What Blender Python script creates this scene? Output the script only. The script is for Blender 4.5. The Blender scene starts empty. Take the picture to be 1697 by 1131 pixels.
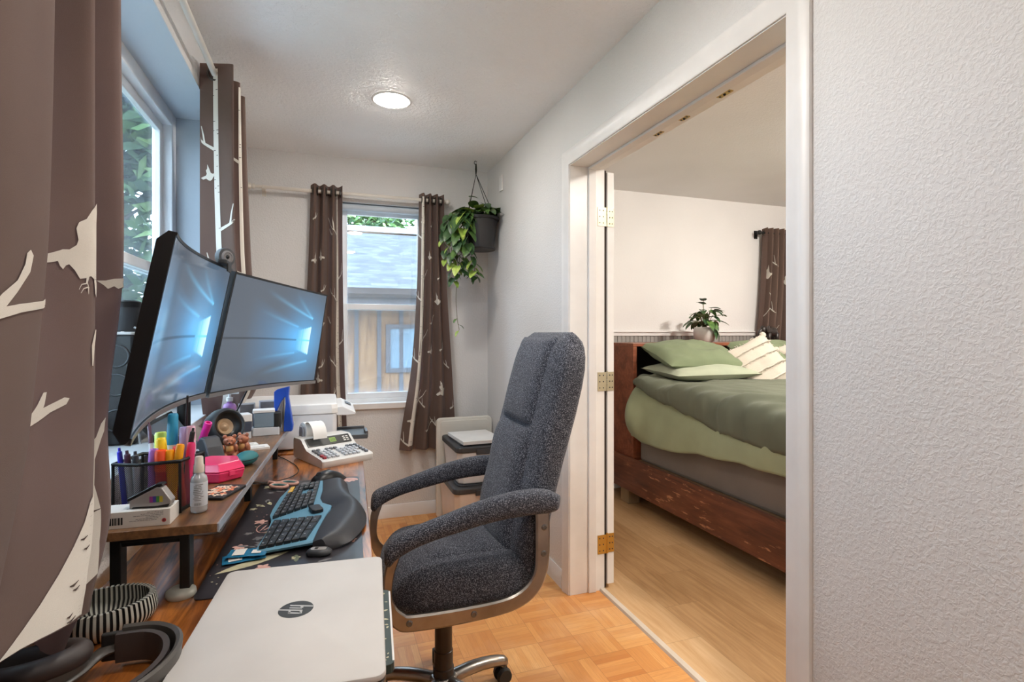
import bpy, math, random
from mathutils import Vector, Matrix, noise
SC = bpy.context.scene
COL = SC.collection
PI = math.pi

# ------------------------------------------------------------ camera
cd = bpy.data.cameras.new('camera')
cam = bpy.data.objects.new('camera', cd)
COL.objects.link(cam)
YAW = math.atan(306.5 / 878)
cam.location = (0, 0, 1.24)
cam.rotation_euler = (PI / 2, 0, -YAW)
cd.sensor_width = 36
cd.lens = 36 * 878 / 1697
cd.shift_y = -13.5 / 1697
cd.clip_start = .02
SC.camera = cam
SC.view_settings.view_transform = 'Standard'
SC.view_settings.look = 'None'
SC.view_settings.exposure = 0.34
SC.view_settings.gamma = 1
SC.view_settings.use_curve_mapping = False
SC.cycles.use_denoising = True
SC.cycles.max_bounces = 10
SC.cycles.diffuse_bounces = 6
SC.cycles.transparent_max_bounces = 24
SC.cycles.sample_clamp_indirect = 6
SC.cycles.caustics_reflective = False
SC.cycles.caustics_refractive = False

# ------------------------------------------------------------ overcast sky
W = bpy.data.worlds.new('sky')
SC.world = W
W.use_nodes = True
wn = W.node_tree
bg = wn.nodes['Background']
tc = wn.nodes.new('ShaderNodeTexCoord')
sp = wn.nodes.new('ShaderNodeSeparateXYZ')
wn.links.new(tc.outputs['Generated'], sp.inputs[0])
cr = wn.nodes.new('ShaderNodeValToRGB')
cr.color_ramp.elements[0].position = .45
cr.color_ramp.elements[0].color = (.30, .36, .40, 1)
cr.color_ramp.elements[1].position = .9
cr.color_ramp.elements[1].color = (.55, .78, 1, 1)
e_ = cr.color_ramp.elements.new(.5)
e_.color = (.62, .81, 1, 1)
mr = wn.nodes.new('ShaderNodeMapRange')
mr.inputs['From Min'].default_value = -1
wn.links.new(sp.outputs['Z'], mr.inputs['Value'])
wn.links.new(mr.outputs[0], cr.inputs[0])
wn.links.new(cr.outputs[0], bg.inputs[0])
bg.inputs[1].default_value = 13.0


def lamp_data(name, kind, energy, color, size=.1):
    l = bpy.data.lights.new(name, kind)
    l.energy = energy
    l.color = color
    if kind == 'AREA':
        l.shape = 'DISK'
        l.size = size
    elif kind == 'SPOT' or kind == 'POINT':
        l.shadow_soft_size = size
    return l


def portal(loc, rot, sx, sy):
    l = bpy.data.lights.new('daylight portal', 'AREA')
    l.shape = 'RECTANGLE'
    l.size = sx
    l.size_y = sy
    l.cycles.is_portal = True
    o = bpy.data.objects.new('daylight_portal', l)
    COL.objects.link(o)
    o.location = loc
    o.rotation_euler = rot


# portals only guide sky sampling through the real window openings (they emit nothing)
portal((-.66, 1.745, 1.55), (0, -PI / 2, 0), 1.26, 1.83)
portal((.36, 3.72, 1.435), (-PI / 2, 0, 0), .6, 1.33)

LAMP_W = (1, .94, .87)
CEIL_SPOTS = [(.30, 2.65, 12), (.30, 1.15, 13), (.30, -.35, 10)]  # the last one is an unseen fill light added behind the camera

# ------------------------------------------------------------ materials
def lin(c):
    return tuple(((x / 255) / 12.92 if x <= 10 else (((x / 255) + .055) / 1.055) ** 2.4) for x in c)


def rgba(c):
    return (*lin(c), 1)


class N:
    """small node graph writer"""
    def __init__(s, m):
        m.use_nodes = True
        s.t = m.node_tree
        s.b = s.t.nodes['Principled BSDF']
        s.pos = None

    def n(s, kind, **kw):
        x = s.t.nodes.new(kind)
        for k, v in kw.items():
            if hasattr(x, k):
                setattr(x, k, v)
        return x

    def l(s, a, b):
        s.t.links.new(a, b)

    def P(s, scale=(1, 1, 1), rot=(0, 0, 0), loc=(0, 0, 0), obj=False):
        g = s.n('ShaderNodeTexCoord') if obj else s.n('ShaderNodeNewGeometry')
        m = s.n('ShaderNodeMapping')
        m.inputs['Scale'].default_value = scale
        m.inputs['Rotation'].default_value = rot
        m.inputs['Location'].default_value = loc
        s.l(g.outputs['Object' if obj else 'Position'], m.inputs[0])
        return m.outputs[0]

    def noise(s, vec, scale=5, detail=3, rough=.5, dist=0, out='Fac'):
        x = s.n('ShaderNodeTexNoise')
        x.inputs['Scale'].default_value = scale
        x.inputs['Detail'].default_value = detail
        x.inputs['Roughness'].default_value = rough
        x.inputs['Distortion'].default_value = dist
        s.l(vec, x.inputs['Vector'])
        return x.outputs[out]

    def ramp(s, fac, stops, interp='LINEAR'):
        x = s.n('ShaderNodeValToRGB')
        r = x.color_ramp
        r.interpolation = interp
        while len(r.elements) > 1:
            r.elements.remove(r.elements[-1])
        r.elements[0].position = stops[0][0]
        r.elements[0].color = rgba(stops[0][1])
        for p, c in stops[1:]:
            e = r.elements.new(p)
            e.color = rgba(c)
        s.l(fac, x.inputs[0])
        return x.outputs[0]

    def fr(s, fac, a, b, c=0., d=1.):
        x = s.n('ShaderNodeMapRange')
        for i, v in zip(('From Min', 'From Max', 'To Min', 'To Max'), (a, b, c, d)):
            x.inputs[i].default_value = v
        s.l(fac, x.inputs['Value'])
        return x.outputs[0]

    def mix(s, fac, a, b, mode='MIX'):
        x = s.n('ShaderNodeMix', data_type='RGBA')
        x.blend_type = mode
        for i, v in ((0, fac), (6, a), (7, b)):
            if isinstance(v, (int, float)):
                x.inputs[i].default_value = v
            elif isinstance(v, tuple):
                x.inputs[i].default_value = rgba(v)
            else:
                s.l(v, x.inputs[i])
        return x.outputs[2]

    def math(s, op, a, b=0., c=None):
        x = s.n('ShaderNodeMath', operation=op)
        for i, v in enumerate((a, b) if c is None else (a, b, c)):
            if isinstance(v, (int, float)):
                x.inputs[i].default_value = v
            else:
                s.l(v, x.inputs[i])
        return x.outputs[0]

    def sep(s, v):
        x = s.n('ShaderNodeSeparateXYZ')
        s.l(v, x.inputs[0])
        return x.outputs

    def comb(s, a, b, c=0.):
        x = s.n('ShaderNodeCombineXYZ')
        for i, v in enumerate((a, b, c)):
            if isinstance(v, (int, float)):
                x.inputs[i].default_value = v
            else:
                s.l(v, x.inputs[i])
        return x.outputs[0]

    def bump(s, h, strength=.3, dist=.01):
        x = s.n('ShaderNodeBump')
        x.inputs['Strength'].default_value = strength
        x.inputs['Distance'].default_value = dist
        s.l(h, x.inputs['Height'])
        s.l(x.outputs[0], s.b.inputs['Normal'])

    def col(s, c):
        s.l(c, s.b.inputs['Base Color'])


MATS = {}


def M(name, col=(128, 128, 128), rough=.5, metal=0., spec=None, vary=0, vscale=8, bump=0, bscale=200,
      emit=None, estr=1., trans=0, coat=0, sheen=0, obj=True, alpha=None, bdist=.002):
    if name in MATS:
        return MATS[name]
    m = bpy.data.materials.new(name)
    MATS[name] = m
    g = N(m)
    b = g.b
    b.inputs['Base Color'].default_value = rgba(col)
    b.inputs['Roughness'].default_value = rough
    b.inputs['Metallic'].default_value = metal
    if spec is not None:
        b.inputs['Specular IOR Level'].default_value = spec
    if coat:
        b.inputs['Coat Weight'].default_value = coat
        b.inputs['Coat Roughness'].default_value = .08
    if sheen:
        b.inputs['Sheen Weight'].default_value = sheen
    if trans:
        b.inputs['Transmission Weight'].default_value = trans
    if alpha is not None:
        b.inputs['Alpha'].default_value = alpha
    if emit:
        b.inputs['Emission Color'].default_value = rgba(emit)
        b.inputs['Emission Strength'].default_value = estr
    v = vary or 4
    p = g.P(obj=obj)
    nz = g.noise(p, vscale, 3)
    lo = tuple(max(0, c - v) for c in col)
    hi = tuple(min(255, c + v) for c in col)
    g.col(g.ramp(nz, [(.3, lo), (.7, hi)]))
    if bump:
        g.bump(g.noise(p, bscale, 2), bump, bdist)
    return m


# plaster with an orange-peel texture
def plaster(name, col, strength=.35, scale=95):
    m = bpy.data.materials.new(name)
    MATS[name] = m
    g = N(m)
    g.b.inputs['Roughness'].default_value = .62
    p = g.P()
    g.col(g.mix(g.fr(g.noise(p, 1.7, 2), .35, .65), tuple(c - 3 for c in col), tuple(min(255, c + 3) for c in col)))
    a = g.noise(p, scale, 2, .55, .6)
    b2 = g.noise(p, scale * .3, 2, .5)
    h = g.math('ADD', g.fr(a, .42, .62), g.math('MULTIPLY', b2, .5))
    g.bump(h, strength, .004)
    return m


plaster('wall plaster', (218, 217, 216), .30, 110)
plaster('ceiling plaster', (244, 244, 244), .35, 55)
plaster('bedroom plaster', (224, 222, 221), .12, 90)
plaster('reveal paint', (190, 200, 210), .06, 90)


def parquet():
    m = bpy.data.materials.new('parquet')
    MATS['parquet'] = m
    g = N(m)
    T = .1525
    p = g.P(scale=(1 / T, 1 / T, 1), loc=(-1.10 / T, -1.813 / T, 0))
    o = g.sep(p)
    fx = g.math('FLOOR', o[0]); fy = g.math('FLOOR', o[1])
    par = g.math('MODULO', g.math('ADD', g.math('ADD', fx, fy), 200), 2)
    par = g.math('GREATER_THAN', par, .5)
    ux = g.math('SUBTRACT', o[0], fx); uy = g.math('SUBTRACT', o[1], fy)
    # a: across the strips, b: along them
    a = g.math('ADD', g.math('MULTIPLY', ux, par), g.math('MULTIPLY', uy, g.math('SUBTRACT', 1, par)))
    bb = g.math('ADD', g.math('MULTIPLY', uy, par), g.math('MULTIPLY', ux, g.math('SUBTRACT', 1, par)))
    st = g.math('MULTIPLY', a, 6)
    si = g.math('FLOOR', st)
    wn_ = g.n('ShaderNodeTexWhiteNoise', noise_dimensions='3D')
    g.l(g.comb(fx, fy, si), wn_.inputs['Vector'])
    wn2 = g.n('ShaderNodeTexWhiteNoise', noise_dimensions='3D')
    g.l(g.comb(fx, fy, 7.7), wn2.inputs['Vector'])
    t = g.math('ADD', g.math('MULTIPLY', wn_.outputs[0], .45), g.math('MULTIPLY', wn2.outputs[0], .45))
    c = g.ramp(t, [(0, (192, 122, 60)), (.45, (216, 154, 88)), (.9, (230, 178, 114))])
    gr = g.noise(g.comb(g.math('ADD', g.math('MULTIPLY', st, 3), g.math('MULTIPLY', fx, 9)), g.math('ADD', bb, fy), si), 2.2, 4, .6, .8)
    c = g.mix(g.fr(gr, .35, .75, 0, .42), c, (172, 106, 56))
    wear = g.noise(g.P(), 2.3, 4, .6)
    c = g.mix(g.fr(wear, .5, .7, 0, .38), c, (224, 188, 148))
    e = g.math('ABSOLUTE', g.math('SUBTRACT', g.math('SUBTRACT', st, si), .5))
    gap = g.fr(e, .455, .5)
    ex = g.math('MAXIMUM', g.math('ABSOLUTE', g.math('SUBTRACT', ux, .5)), g.math('ABSOLUTE', g.math('SUBTRACT', uy, .5)))
    gap2 = g.fr(ex, .49, .5)
    gg = g.math('MAXIMUM', g.math('MULTIPLY', gap, .3), g.math('MULTIPLY', gap2, .7))
    g.col(g.mix(gg, c, (140, 88, 50)))
    g.b.inputs['Roughness'].default_value = .42
    g.bump(g.math('SUBTRACT', 1, gg), .12, .002)


parquet()


def planks(name, cols, along='Y', w=.18, L=1.2, rough=.5, dark=(120, 90, 62)):
    m = bpy.data.materials.new(name)
    MATS[name] = m
    g = N(m)
    o = g.sep(g.P())
    a, b = (o[0], o[1]) if along == 'Y' else (o[1], o[0])
    r = g.math('FLOOR', g.math('DIVIDE', a, w))
    off = g.math('MULTIPLY', g.math('SINE', g.math('MULTIPLY', r, 12.9)), .9)
    bl = g.math('DIVIDE', g.math('ADD', b, off), L)
    k = g.math('FLOOR', bl)
    wnn = g.n('ShaderNodeTexWhiteNoise', noise_dimensions='3D')
    g.l(g.comb(r, k, 3.), wnn.inputs['Vector'])
    gr = g.noise(g.comb(g.math('MULTIPLY', a, 26), g.math('MULTIPLY', b, 2.2), g.math('ADD', g.math('MULTIPLY', r, 5), k)), 1, 5, .62, 1.4)
    t = g.math('ADD', g.math('MULTIPLY', gr, .75), g.math('MULTIPLY', wnn.outputs[0], .3))
    c = g.ramp(t, [(.22, cols[0]), (.5, cols[1]), (.8, cols[2])])
    ea = g.math('ABSOLUTE', g.math('SUBTRACT', g.math('SUBTRACT', g.math('DIVIDE', a, w), r), .5))
    eb = g.math('ABSOLUTE', g.math('SUBTRACT', g.math('SUBTRACT', bl, k), .5))
    e = g.math('MAXIMUM', g.fr(ea, .492, .5), g.fr(eb, .4985, .5))
    g.col(g.mix(g.math('MULTIPLY', e, .5), c, dark))
    g.b.inputs['Roughness'].default_value = rough
    return m


planks('vinyl planks', [(158, 118, 76), (194, 154, 110), (214, 180, 138)], 'Y', .18, 1.22, .38)


def wood(name, dark, mid, light, along=1, scale=1., rough=.45, coat=0, lo=.3, hi=.72, obj=False, scratch=None):
    m = bpy.data.materials.new(name)
    MATS[name] = m
    g = N(m)
    s = [22, 22, 22]
    s[along] = 2.2
    p = g.P(scale=tuple(v * scale for v in s), obj=obj)
    a = g.noise(p, 1, 6, .65, 1.2)
    big = g.noise(g.P(scale=tuple((2.2 if i == along else 7) * scale for i in range(3)), obj=obj), 1, 3, .6, .8)
    t = g.math('ADD', g.math('MULTIPLY', a, .6), g.math('MULTIPLY', big, .4))
    c = g.ramp(t, [(lo, dark), ((lo + hi) / 2, mid), (hi, light)])
    if scratch:
        sp_ = g.P(scale=tuple((9 if i == along else 60) * scale for i in range(3)), obj=obj)
        f = g.math('MULTIPLY', g.fr(g.noise(sp_, 1, 3, .6), .60, .65), g.fr(g.noise(g.P(obj=obj), 2.6, 2), .49, .60))
        c = g.mix(f, c, scratch)
    g.col(c)
    g.b.inputs['Roughness'].default_value = rough
    if coat:
        g.b.inputs['Coat Weight'].default_value = coat
        g.b.inputs['Coat Roughness'].default_value = .18
    g.bump(a, .12, .002)
    return m


wood('rustic desk wood', (34, 24, 20), (140, 78, 32), (206, 128, 58), 1, 1.5, .30, coat=.9, lo=.38, hi=.62)
wood('rustic edge wood', (58, 40, 28), (114, 80, 50), (150, 108, 70), 1, 1.6, .38, coat=.4, lo=.36, hi=.66)
wood('redwood', (58, 30, 21), (102, 56, 37), (134, 82, 56), 1, 1., .42, scratch=(186, 130, 94))
wood('headboard wood', (84, 42, 26), (126, 68, 44), (158, 96, 66), 0, 1.2, .42)
wood('post wood', (112, 92, 68), (140, 118, 90), (160, 138, 110), 2, 1.2, .7)
wood('cedar siding', (92, 60, 38), (148, 108, 74), (176, 136, 98), 2, .6, .8)


def fabric(name, base, fleck, fine=900, sheen=.2, amt=.55, lo=.48, hi=.62):
    m = bpy.data.materials.new(name)
    MATS[name] = m
    g = N(m)
    p = g.P(obj=True)
    a = g.noise(p, fine, 2, .7)
    b2 = g.noise(p, 6, 3)
    c = g.mix(g.fr(a, lo, hi, 0, amt), base, fleck)
    c = g.mix(g.fr(b2, .4, .7, 0, .25), c, tuple(int(v * .8) for v in base))
    g.col(c)
    g.b.inputs['Roughness'].default_value = .95
    g.b.inputs['Specular IOR Level'].default_value = .15
    g.b.inputs['Sheen Weight'].default_value = sheen
    g.bump(a, .5, .002)
    return m


fabric('tweed', (48, 50, 58), (160, 161, 170), 330, .12, .7, .5, .63)
fabric('curtain cloth', (108, 89, 80), (116, 97, 88), 1500, .15)
fabric('curtain print', (226, 220, 210), (215, 208, 196), 1500, .1)
fabric('duvet cloth', (102, 106, 90), (110, 114, 98), 1200, .1)
fabric('sage sheet', (156, 163, 132), (164, 171, 142), 1200, .1)
fabric('pale sage sheet', (168, 174, 152), (176, 182, 160), 1200, .1)
fabric('pillow green', (120, 131, 102), (130, 141, 112), 1200, .1)
fabric('cream tufted cloth', (196, 187, 174), (174, 163, 148), 300, .2)
fabric('box spring cloth', (122, 112, 104), (134, 124, 116), 900, .1)

m = M('glass pane', (255, 255, 255), 0)
m.node_tree.nodes.clear()
t_ = m.node_tree
o_ = t_.nodes.new('ShaderNodeOutputMaterial')
mx = t_.nodes.new('ShaderNodeMixShader')
tr = t_.nodes.new('ShaderNodeBsdfTransparent')
gl = t_.nodes.new('ShaderNodeBsdfGlossy')
lw = t_.nodes.new('ShaderNodeLayerWeight')
gl.inputs['Roughness'].default_value = .02
lw.inputs['Blend'].default_value = .5
pw = t_.nodes.new('ShaderNodeMath')
pw.operation = 'POWER'
pw.inputs[1].default_value = 3.5
ml = t_.nodes.new('ShaderNodeMath')
ml.operation = 'MULTIPLY_ADD'
ml.inputs[1].default_value = .5
ml.inputs[2].default_value = .03
t_.links.new(lw.outputs['Facing'], pw.inputs[0])
t_.links.new(pw.outputs[0], ml.inputs[0])
t_.links.new(ml.outputs[0], mx.inputs[0])
t_.links.new(tr.outputs[0], mx.inputs[1])
t_.links.new(gl.outputs[0], mx.inputs[2])
t_.links.new(mx.outputs[0], o_.inputs[0])


def mesh_screen(name, dens, col):
    m = bpy.data.materials.new(name)
    MATS[name] = m
    m.use_nodes = True
    t = m.node_tree
    t.nodes.clear()
    o = t.nodes.new('ShaderNodeOutputMaterial')
    x = t.nodes.new('ShaderNodeMixShader')
    a = t.nodes.new('ShaderNodeBsdfTransparent')
    b = t.nodes.new('ShaderNodeBsdfDiffuse')
    b.inputs[0].default_value = rgba(col)
    x.inputs[0].default_value = dens
    t.links.new(a.outputs[0], x.inputs[1])
    t.links.new(b.outputs[0], x.inputs[2])
    t.links.new(x.outputs[0], o.inputs[0])


mesh_screen('insect screen', .40, (150, 158, 166))
mesh_screen('clear plastic', .30, (225, 230, 235))

M('white trim', (226, 224, 222), .4)
M('white vinyl', (236, 240, 244), .35)
M('white gloss', (232, 231, 229), .3)
M('rod white', (214, 208, 198), .35)
M('black plastic', (22, 22, 24), .35)
M('matte black', (24, 23, 22), .6)
M('black metal', (30, 29, 28), .45, .3)
M('dark grey plastic', (52, 54, 58), .5)
M('silver lid', (204, 201, 198), .55, .0)
M('brushed steel', (158, 152, 146), .3, .95, vary=12, vscale=14)
M('grey steel', (120, 118, 116), .35, .9)
M('brass', (196, 164, 96), .3, .95, vary=14, vscale=60)
M('chrome', (210, 210, 212), .12, 1.)

M('daylight hole', (10, 10, 10), .9)

# the curtain cloth lets a little daylight through
m = MATS['curtain cloth']
t_ = m.node_tree
pb_ = t_.nodes['Principled BSDF']
tl_ = t_.nodes.new('ShaderNodeBsdfTranslucent')
tl_.inputs[0].default_value = rgba((150, 110, 108))
mx = t_.nodes.new('ShaderNodeMixShader')
mx.inputs[0].default_value = .14
t_.links.new(pb_.outputs[0], mx.inputs[1])
t_.links.new(tl_.outputs[0], mx.inputs[2])
t_.links.new(mx.outputs[0], [n_ for n_ in t_.nodes if n_.type == 'OUTPUT_MATERIAL'][0].inputs[0])

# ------------------------------------------------------------ mesh writing
def rotz(p, a):
    c, s = math.cos(a), math.sin(a)
    return (p[0] * c - p[1] * s, p[0] * s + p[1] * c, p[2])


def frame_of(d):
    d = Vector(d).normalized()
    u = Vector((0, 0, 1)) if abs(d.z) < .95 else Vector((1, 0, 0))
    a = d.cross(u).normalized()
    return a, d.cross(a).normalized()


def catmull(pts, n=8, closed=False):
    out = []
    P_ = [Vector(p) for p in pts]
    k = len(P_)
    for i in range(k if closed else k - 1):
        if closed:
            a, b, c, d = P_[(i - 1) % k], P_[i], P_[(i + 1) % k], P_[(i + 2) % k]
        else:
            a, b, c, d = P_[max(i - 1, 0)], P_[i], P_[i + 1], P_[min(i + 2, k - 1)]
        for j in range(n):
            t = j / n
            out.append(.5 * ((2 * b) + (c - a) * t + (2 * a - 5 * b + 4 * c - d) * t * t + (3 * b - a - 3 * c + d) * t ** 3))
    if not closed:
        out.append(P_[-1].copy())
    return out


class MB:
    def __init__(s):
        s.v = []
        s.f = []
        s.m = []
        s.cur = 0
        s.X = None      # optional matrix applied to what is added

    def mat(s, i):
        s.cur = i
        return s

    def xf(s, m=None):
        s.X = m
        return s

    def add(s, vs, fs):
        b = len(s.v)
        if s.X is not None:
            vs = [s.X @ Vector(p) for p in vs]
        s.v += [tuple(p) for p in vs]
        s.f += [tuple(b + i for i in f) for f in fs]
        s.m += [s.cur] * len(fs)
        return s

    def box(s, a, b):
        x0, y0, z0 = (min(a[i], b[i]) for i in range(3))
        x1, y1, z1 = (max(a[i], b[i]) for i in range(3))
        return s.add([(x0, y0, z0), (x1, y0, z0), (x1, y1, z0), (x0, y1, z0), (x0, y0, z1), (x1, y0, z1), (x1, y1, z1), (x0, y1, z1)],
                     [(0, 3, 2, 1), (4, 5, 6, 7), (0, 1, 5, 4), (1, 2, 6, 5), (2, 3, 7, 6), (3, 0, 4, 7)])

    def cbox(s, c, d, rz=0, rx=0, ry=0):
        R = Matrix.Translation(c) @ Matrix.Rotation(rz, 4, 'Z') @ Matrix.Rotation(ry, 4, 'Y') @ Matrix.Rotation(rx, 4, 'X')
        h = [q / 2 for q in d]
        vs = [R @ Vector((i * h[0], j * h[1], k * h[2])) for k in (-1, 1) for i, j in ((-1, -1), (1, -1), (1, 1), (-1, 1))]
        return s.add(vs, [(0, 3, 2, 1), (4, 5, 6, 7), (0, 1, 5, 4), (1, 2, 6, 5), (2, 3, 7, 6), (3, 0, 4, 7)])

    def rbox(s, c, d, r=.01, rz=0, rx=0, ry=0, n=3, top=None):
        """box with rounded vertical edges and a soft top and bottom edge"""
        R = Matrix.Translation(c) @ Matrix.Rotation(rz, 4, 'Z') @ Matrix.Rotation(ry, 4, 'Y') @ Matrix.Rotation(rx, 4, 'X')
        hx, hy, hz = (q / 2 for q in d)
        r = min(r, hx * .98, hy * .98)
        e = min(r * .45, hz * .45) if top is None else top

        def ring(z, ins):
            o = []
            rr = max(r - ins, .0002)
            for q, (sx, sy) in enumerate(((1, 1), (-1, 1), (-1, -1), (1, -1))):
                for k in range(n + 1):
                    t = (q + k / n) * PI / 2
                    o.append(R @ Vector((sx * (hx - r) + rr * math.cos(t), sy * (hy - r) + rr * math.sin(t), z)))
            return o
        rings = [ring(-hz, e), ring(-hz + e * .3, e * .3), ring(-hz + e, 0), ring(hz - e, 0), ring(hz - e * .3, e * .3), ring(hz, e)]
        return s.loft(rings, True, True)

    def loft(s, rings, closed=True, caps=True):
        n = len(rings[0])
        vs = [p for r in rings for p in r]
        fs = []
        for i in range(len(rings) - 1):
            for j in range(n if closed else n - 1):
                k = (j + 1) % n
                fs.append((i * n + j, i * n + k, (i + 1) * n + k, (i + 1) * n + j))
        if caps:
            fs.append(tuple(reversed(range(n))))
            fs.append(tuple((len(rings) - 1) * n + j for j in range(n)))
        return s.add(vs, fs)

    def cyl(s, a, b, r, r2=None, n=16, caps=True):
        r2 = r if r2 is None else r2
        a, b = Vector(a), Vector(b)
        u, w = frame_of(b - a)
        rs = [[p + (u * math.cos(2 * PI * k / n) + w * math.sin(2 * PI * k / n)) * rr for k in range(n)] for p, rr in ((a, r), (b, r2))]
        return s.loft(rs, True, caps)

    def tube(s, pts, r, n=8, sm=0, closed=False, flat=None):
        """r: radius or list; flat=(w, h) gives an oval section"""
        P_ = [Vector(p) for p in pts]
        if sm:
            if isinstance(r, (list, tuple)):
                rr = catmull([(q, 0, 0) for q in r], sm, closed)
                r = [q.x for q in rr]
            P_ = catmull(P_, sm, closed)
        k = len(P_)
        rings = []
        pu = None
        for i, p in enumerate(P_):
            d = (P_[(i + 1) % k] - P_[i - 1]) if closed else (P_[min(i + 1, k - 1)] - P_[max(i - 1, 0)])
            if d.length < 1e-9:
                d = Vector((0, 0, 1))
            d.normalize()
            if pu is None:
                u, w = frame_of(d)
            else:
                u = (pu - d * pu.dot(d)).normalized()
                w = d.cross(u)
            pu = u
            q = r[i] if isinstance(r, (list, tuple)) else r
            a, b = (q, q) if flat is None else (flat[0] * q, flat[1] * q)
            rings.append([p + u * math.cos(2 * PI * j / n) * a + w * math.sin(2 * PI * j / n) * b for j in range(n)])
        if closed:
            rings.append(rings[0])
        return s.loft(rings, True, not closed)

    def sweep(s, pts, prof, up=(0, 0, 1), caps=True):
        """sweep a closed 2D profile (a: sideways, b: up) along points"""
        P_ = [Vector(p) for p in pts]
        k = len(P_)
        up = Vector(up)
        rings = []
        for i, p in enumerate(P_):
            d = (P_[min(i + 1, k - 1)] - P_[max(i - 1, 0)]).normalized()
            u = d.cross(up).normalized()
            w = u.cross(d)
            rings.append([p + u * a + w * b for a, b in prof])
        return s.loft(rings, True, caps)

    def lathe(s, prof, n=24, c=(0, 0, 0), axis=(0, 0, 1), caps=True):
        ax = Vector(axis).normalized()
        u, w = (Vector((1, 0, 0)), Vector((0, 1, 0))) if abs(ax.z) > .999 else frame_of(ax)
        c = Vector(c)
        rings = [[c + ax * z + (u * math.cos(2 * PI * k / n) + w * math.sin(2 * PI * k / n)) * max(r, 1e-5) for k in range(n)] for r, z in prof]
        return s.loft(rings, True, caps)

    def ball(s, c, r, n=12, m=8, sc=(1, 1, 1), rz=0):
        rings = []
        for i in range(m + 1):
            t = -PI / 2 + PI * i / m
            q = max(math.cos(t), 1e-4)
            rings.append([Vector(c) + Vector(rotz((q * math.cos(2 * PI * k / n) * r * sc[0], q * math.sin(2 * PI * k / n) * r * sc[1], math.sin(t) * r * sc[2]), rz)) for k in range(n)])
        return s.loft(rings, True, True)

    def prism(s, poly, z0, z1, X=None):
        old = s.X
        if X is not None:
            s.X = X
        n = len(poly)
        vs = [(x, y, z0) for x, y in poly] + [(x, y, z1) for x, y in poly]
        fs = [tuple(reversed(range(n))), tuple(range(n, 2 * n))] + [(i, (i + 1) % n, n + (i + 1) % n, n + i) for i in range(n)]
        s.add(vs, fs)
        s.X = old
        return s

    def grid(s, fn, nu, nv, wrap=False):
        vs = [fn(i / nu, j / nv) for j in range(nv + 1) for i in range(nu + 1)]
        w = nu + 1
        fs = [(j * w + i, j * w + i + 1, (j + 1) * w + i + 1, (j + 1) * w + i) for j in range(nv) for i in range(nu)]
        return s.add(vs, fs)

    def build(s, name, mats, parent=None, smooth=None, bevel=0, bseg=2, loc=None, rz=0, solid=0, sub=0, cloth=0):
        me = bpy.data.meshes.new(name)
        me.from_pydata(s.v, [], s.f)
        me.update()
        if isinstance(mats, str):
            mats = [mats]
        for q in mats:
            me.materials.append(MATS[q])
        me.polygons.foreach_set('material_index', s.m)
        if smooth is not None:
            me.polygons.foreach_set('use_smooth', [True] * len(me.polygons))
            if smooth < 180:
                me.set_sharp_from_angle(angle=math.radians(smooth))
        o = bpy.data.objects.new(name, me)
        COL.objects.link(o)
        if parent:
            o.parent = parent
        if loc:
            o.location = loc
        if rz:
            o.rotation_euler = (0, 0, rz)
        if sub:
            q = o.modifiers.new('subdivision', 'SUBSURF')
            q.levels = q.render_levels = sub
        if solid:
            q = o.modifiers.new('thickness', 'SOLIDIFY')
            q.thickness = abs(solid)
            q.offset = 1 if solid < 0 else -1
            if cloth:
                q.offset = 0
        if bevel:
            q = o.modifiers.new('bevel', 'BEVEL')
            q.width = bevel
            q.segments = bseg
            q.limit_method = 'ANGLE'
            q.angle_limit = math.radians(40)
            q.harden_normals = False
        return o


def tag(o, label, cat, group=None, kind=None):
    o['label'] = label
    o['category'] = cat
    if group:
        o['group'] = group
    if kind:
        o['kind'] = kind
    return o


def thing(name, label, cat, loc=(0, 0, 0), rz=0, group=None):
    o = bpy.data.objects.new(name, None)
    o.empty_display_size = .05
    COL.objects.link(o)
    o.location = loc
    o.rotation_euler = (0, 0, rz)
    return tag(o, label, cat, group)


def struct(o, label=None, cat=None):
    o['kind'] = 'structure'
    if label:
        o['label'] = label
    if cat:
        o['category'] = cat
    return o


def copy_thing(root, loc=None, rz=None, label=None):
    r = root.copy()
    COL.objects.link(r)
    if loc is not None:
        r.location = loc
    if rz is not None:
        r.rotation_euler = (0, 0, rz)
    if label:
        r['label'] = label
    for ch in list(root.children):
        c = ch.copy()
        COL.objects.link(c)
        c.parent = r
        for g in ch.children:
            d = g.copy()
            COL.objects.link(d)
            d.parent = c
    return r


def poly_fill(poly, step=.006, w=.01):
    """scanline fill of a polygon in (s, t): returns vertices and quads"""
    ts = sorted(set(round(p[1], 5) for p in poly))
    rows = []
    for a, b in zip(ts, ts[1:]):
        k = max(1, int((b - a) / step + .5))
        rows += [(a + (b - a) * i / k, a + (b - a) * (i + 1) / k) for i in range(k)]

    def cuts(t):
        xs = []
        k = len(poly)
        for i in range(k):
            a, b = poly[i], poly[(i + 1) % k]
            if (a[1] <= t) != (b[1] <= t):
                xs.append(a[0] + (t - a[1]) / (b[1] - a[1]) * (b[0] - a[0]))
        return sorted(xs)
    vs, fs = [], []
    for a, b in rows:
        e = (b - a) * .01 + 1e-7
        ca, cb = cuts(a + e), cuts(b - e)
        if len(ca) != len(cb) or not ca:
            continue
        for i in range(0, len(ca) - 1, 2):
            m = max(1, int(max(ca[i + 1] - ca[i], cb[i + 1] - cb[i]) / w + .5))
            base = len(vs)
            for q in range(m + 1):
                vs.append((ca[i] + (ca[i + 1] - ca[i]) * q / m, a))
                vs.append((cb[i] + (cb[i + 1] - cb[i]) * q / m, b))
            for q in range(m):
                fs.append((base + 2 * q, base + 2 * q + 2, base + 2 * q + 3, base + 2 * q + 1))
    return vs, fs


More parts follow.
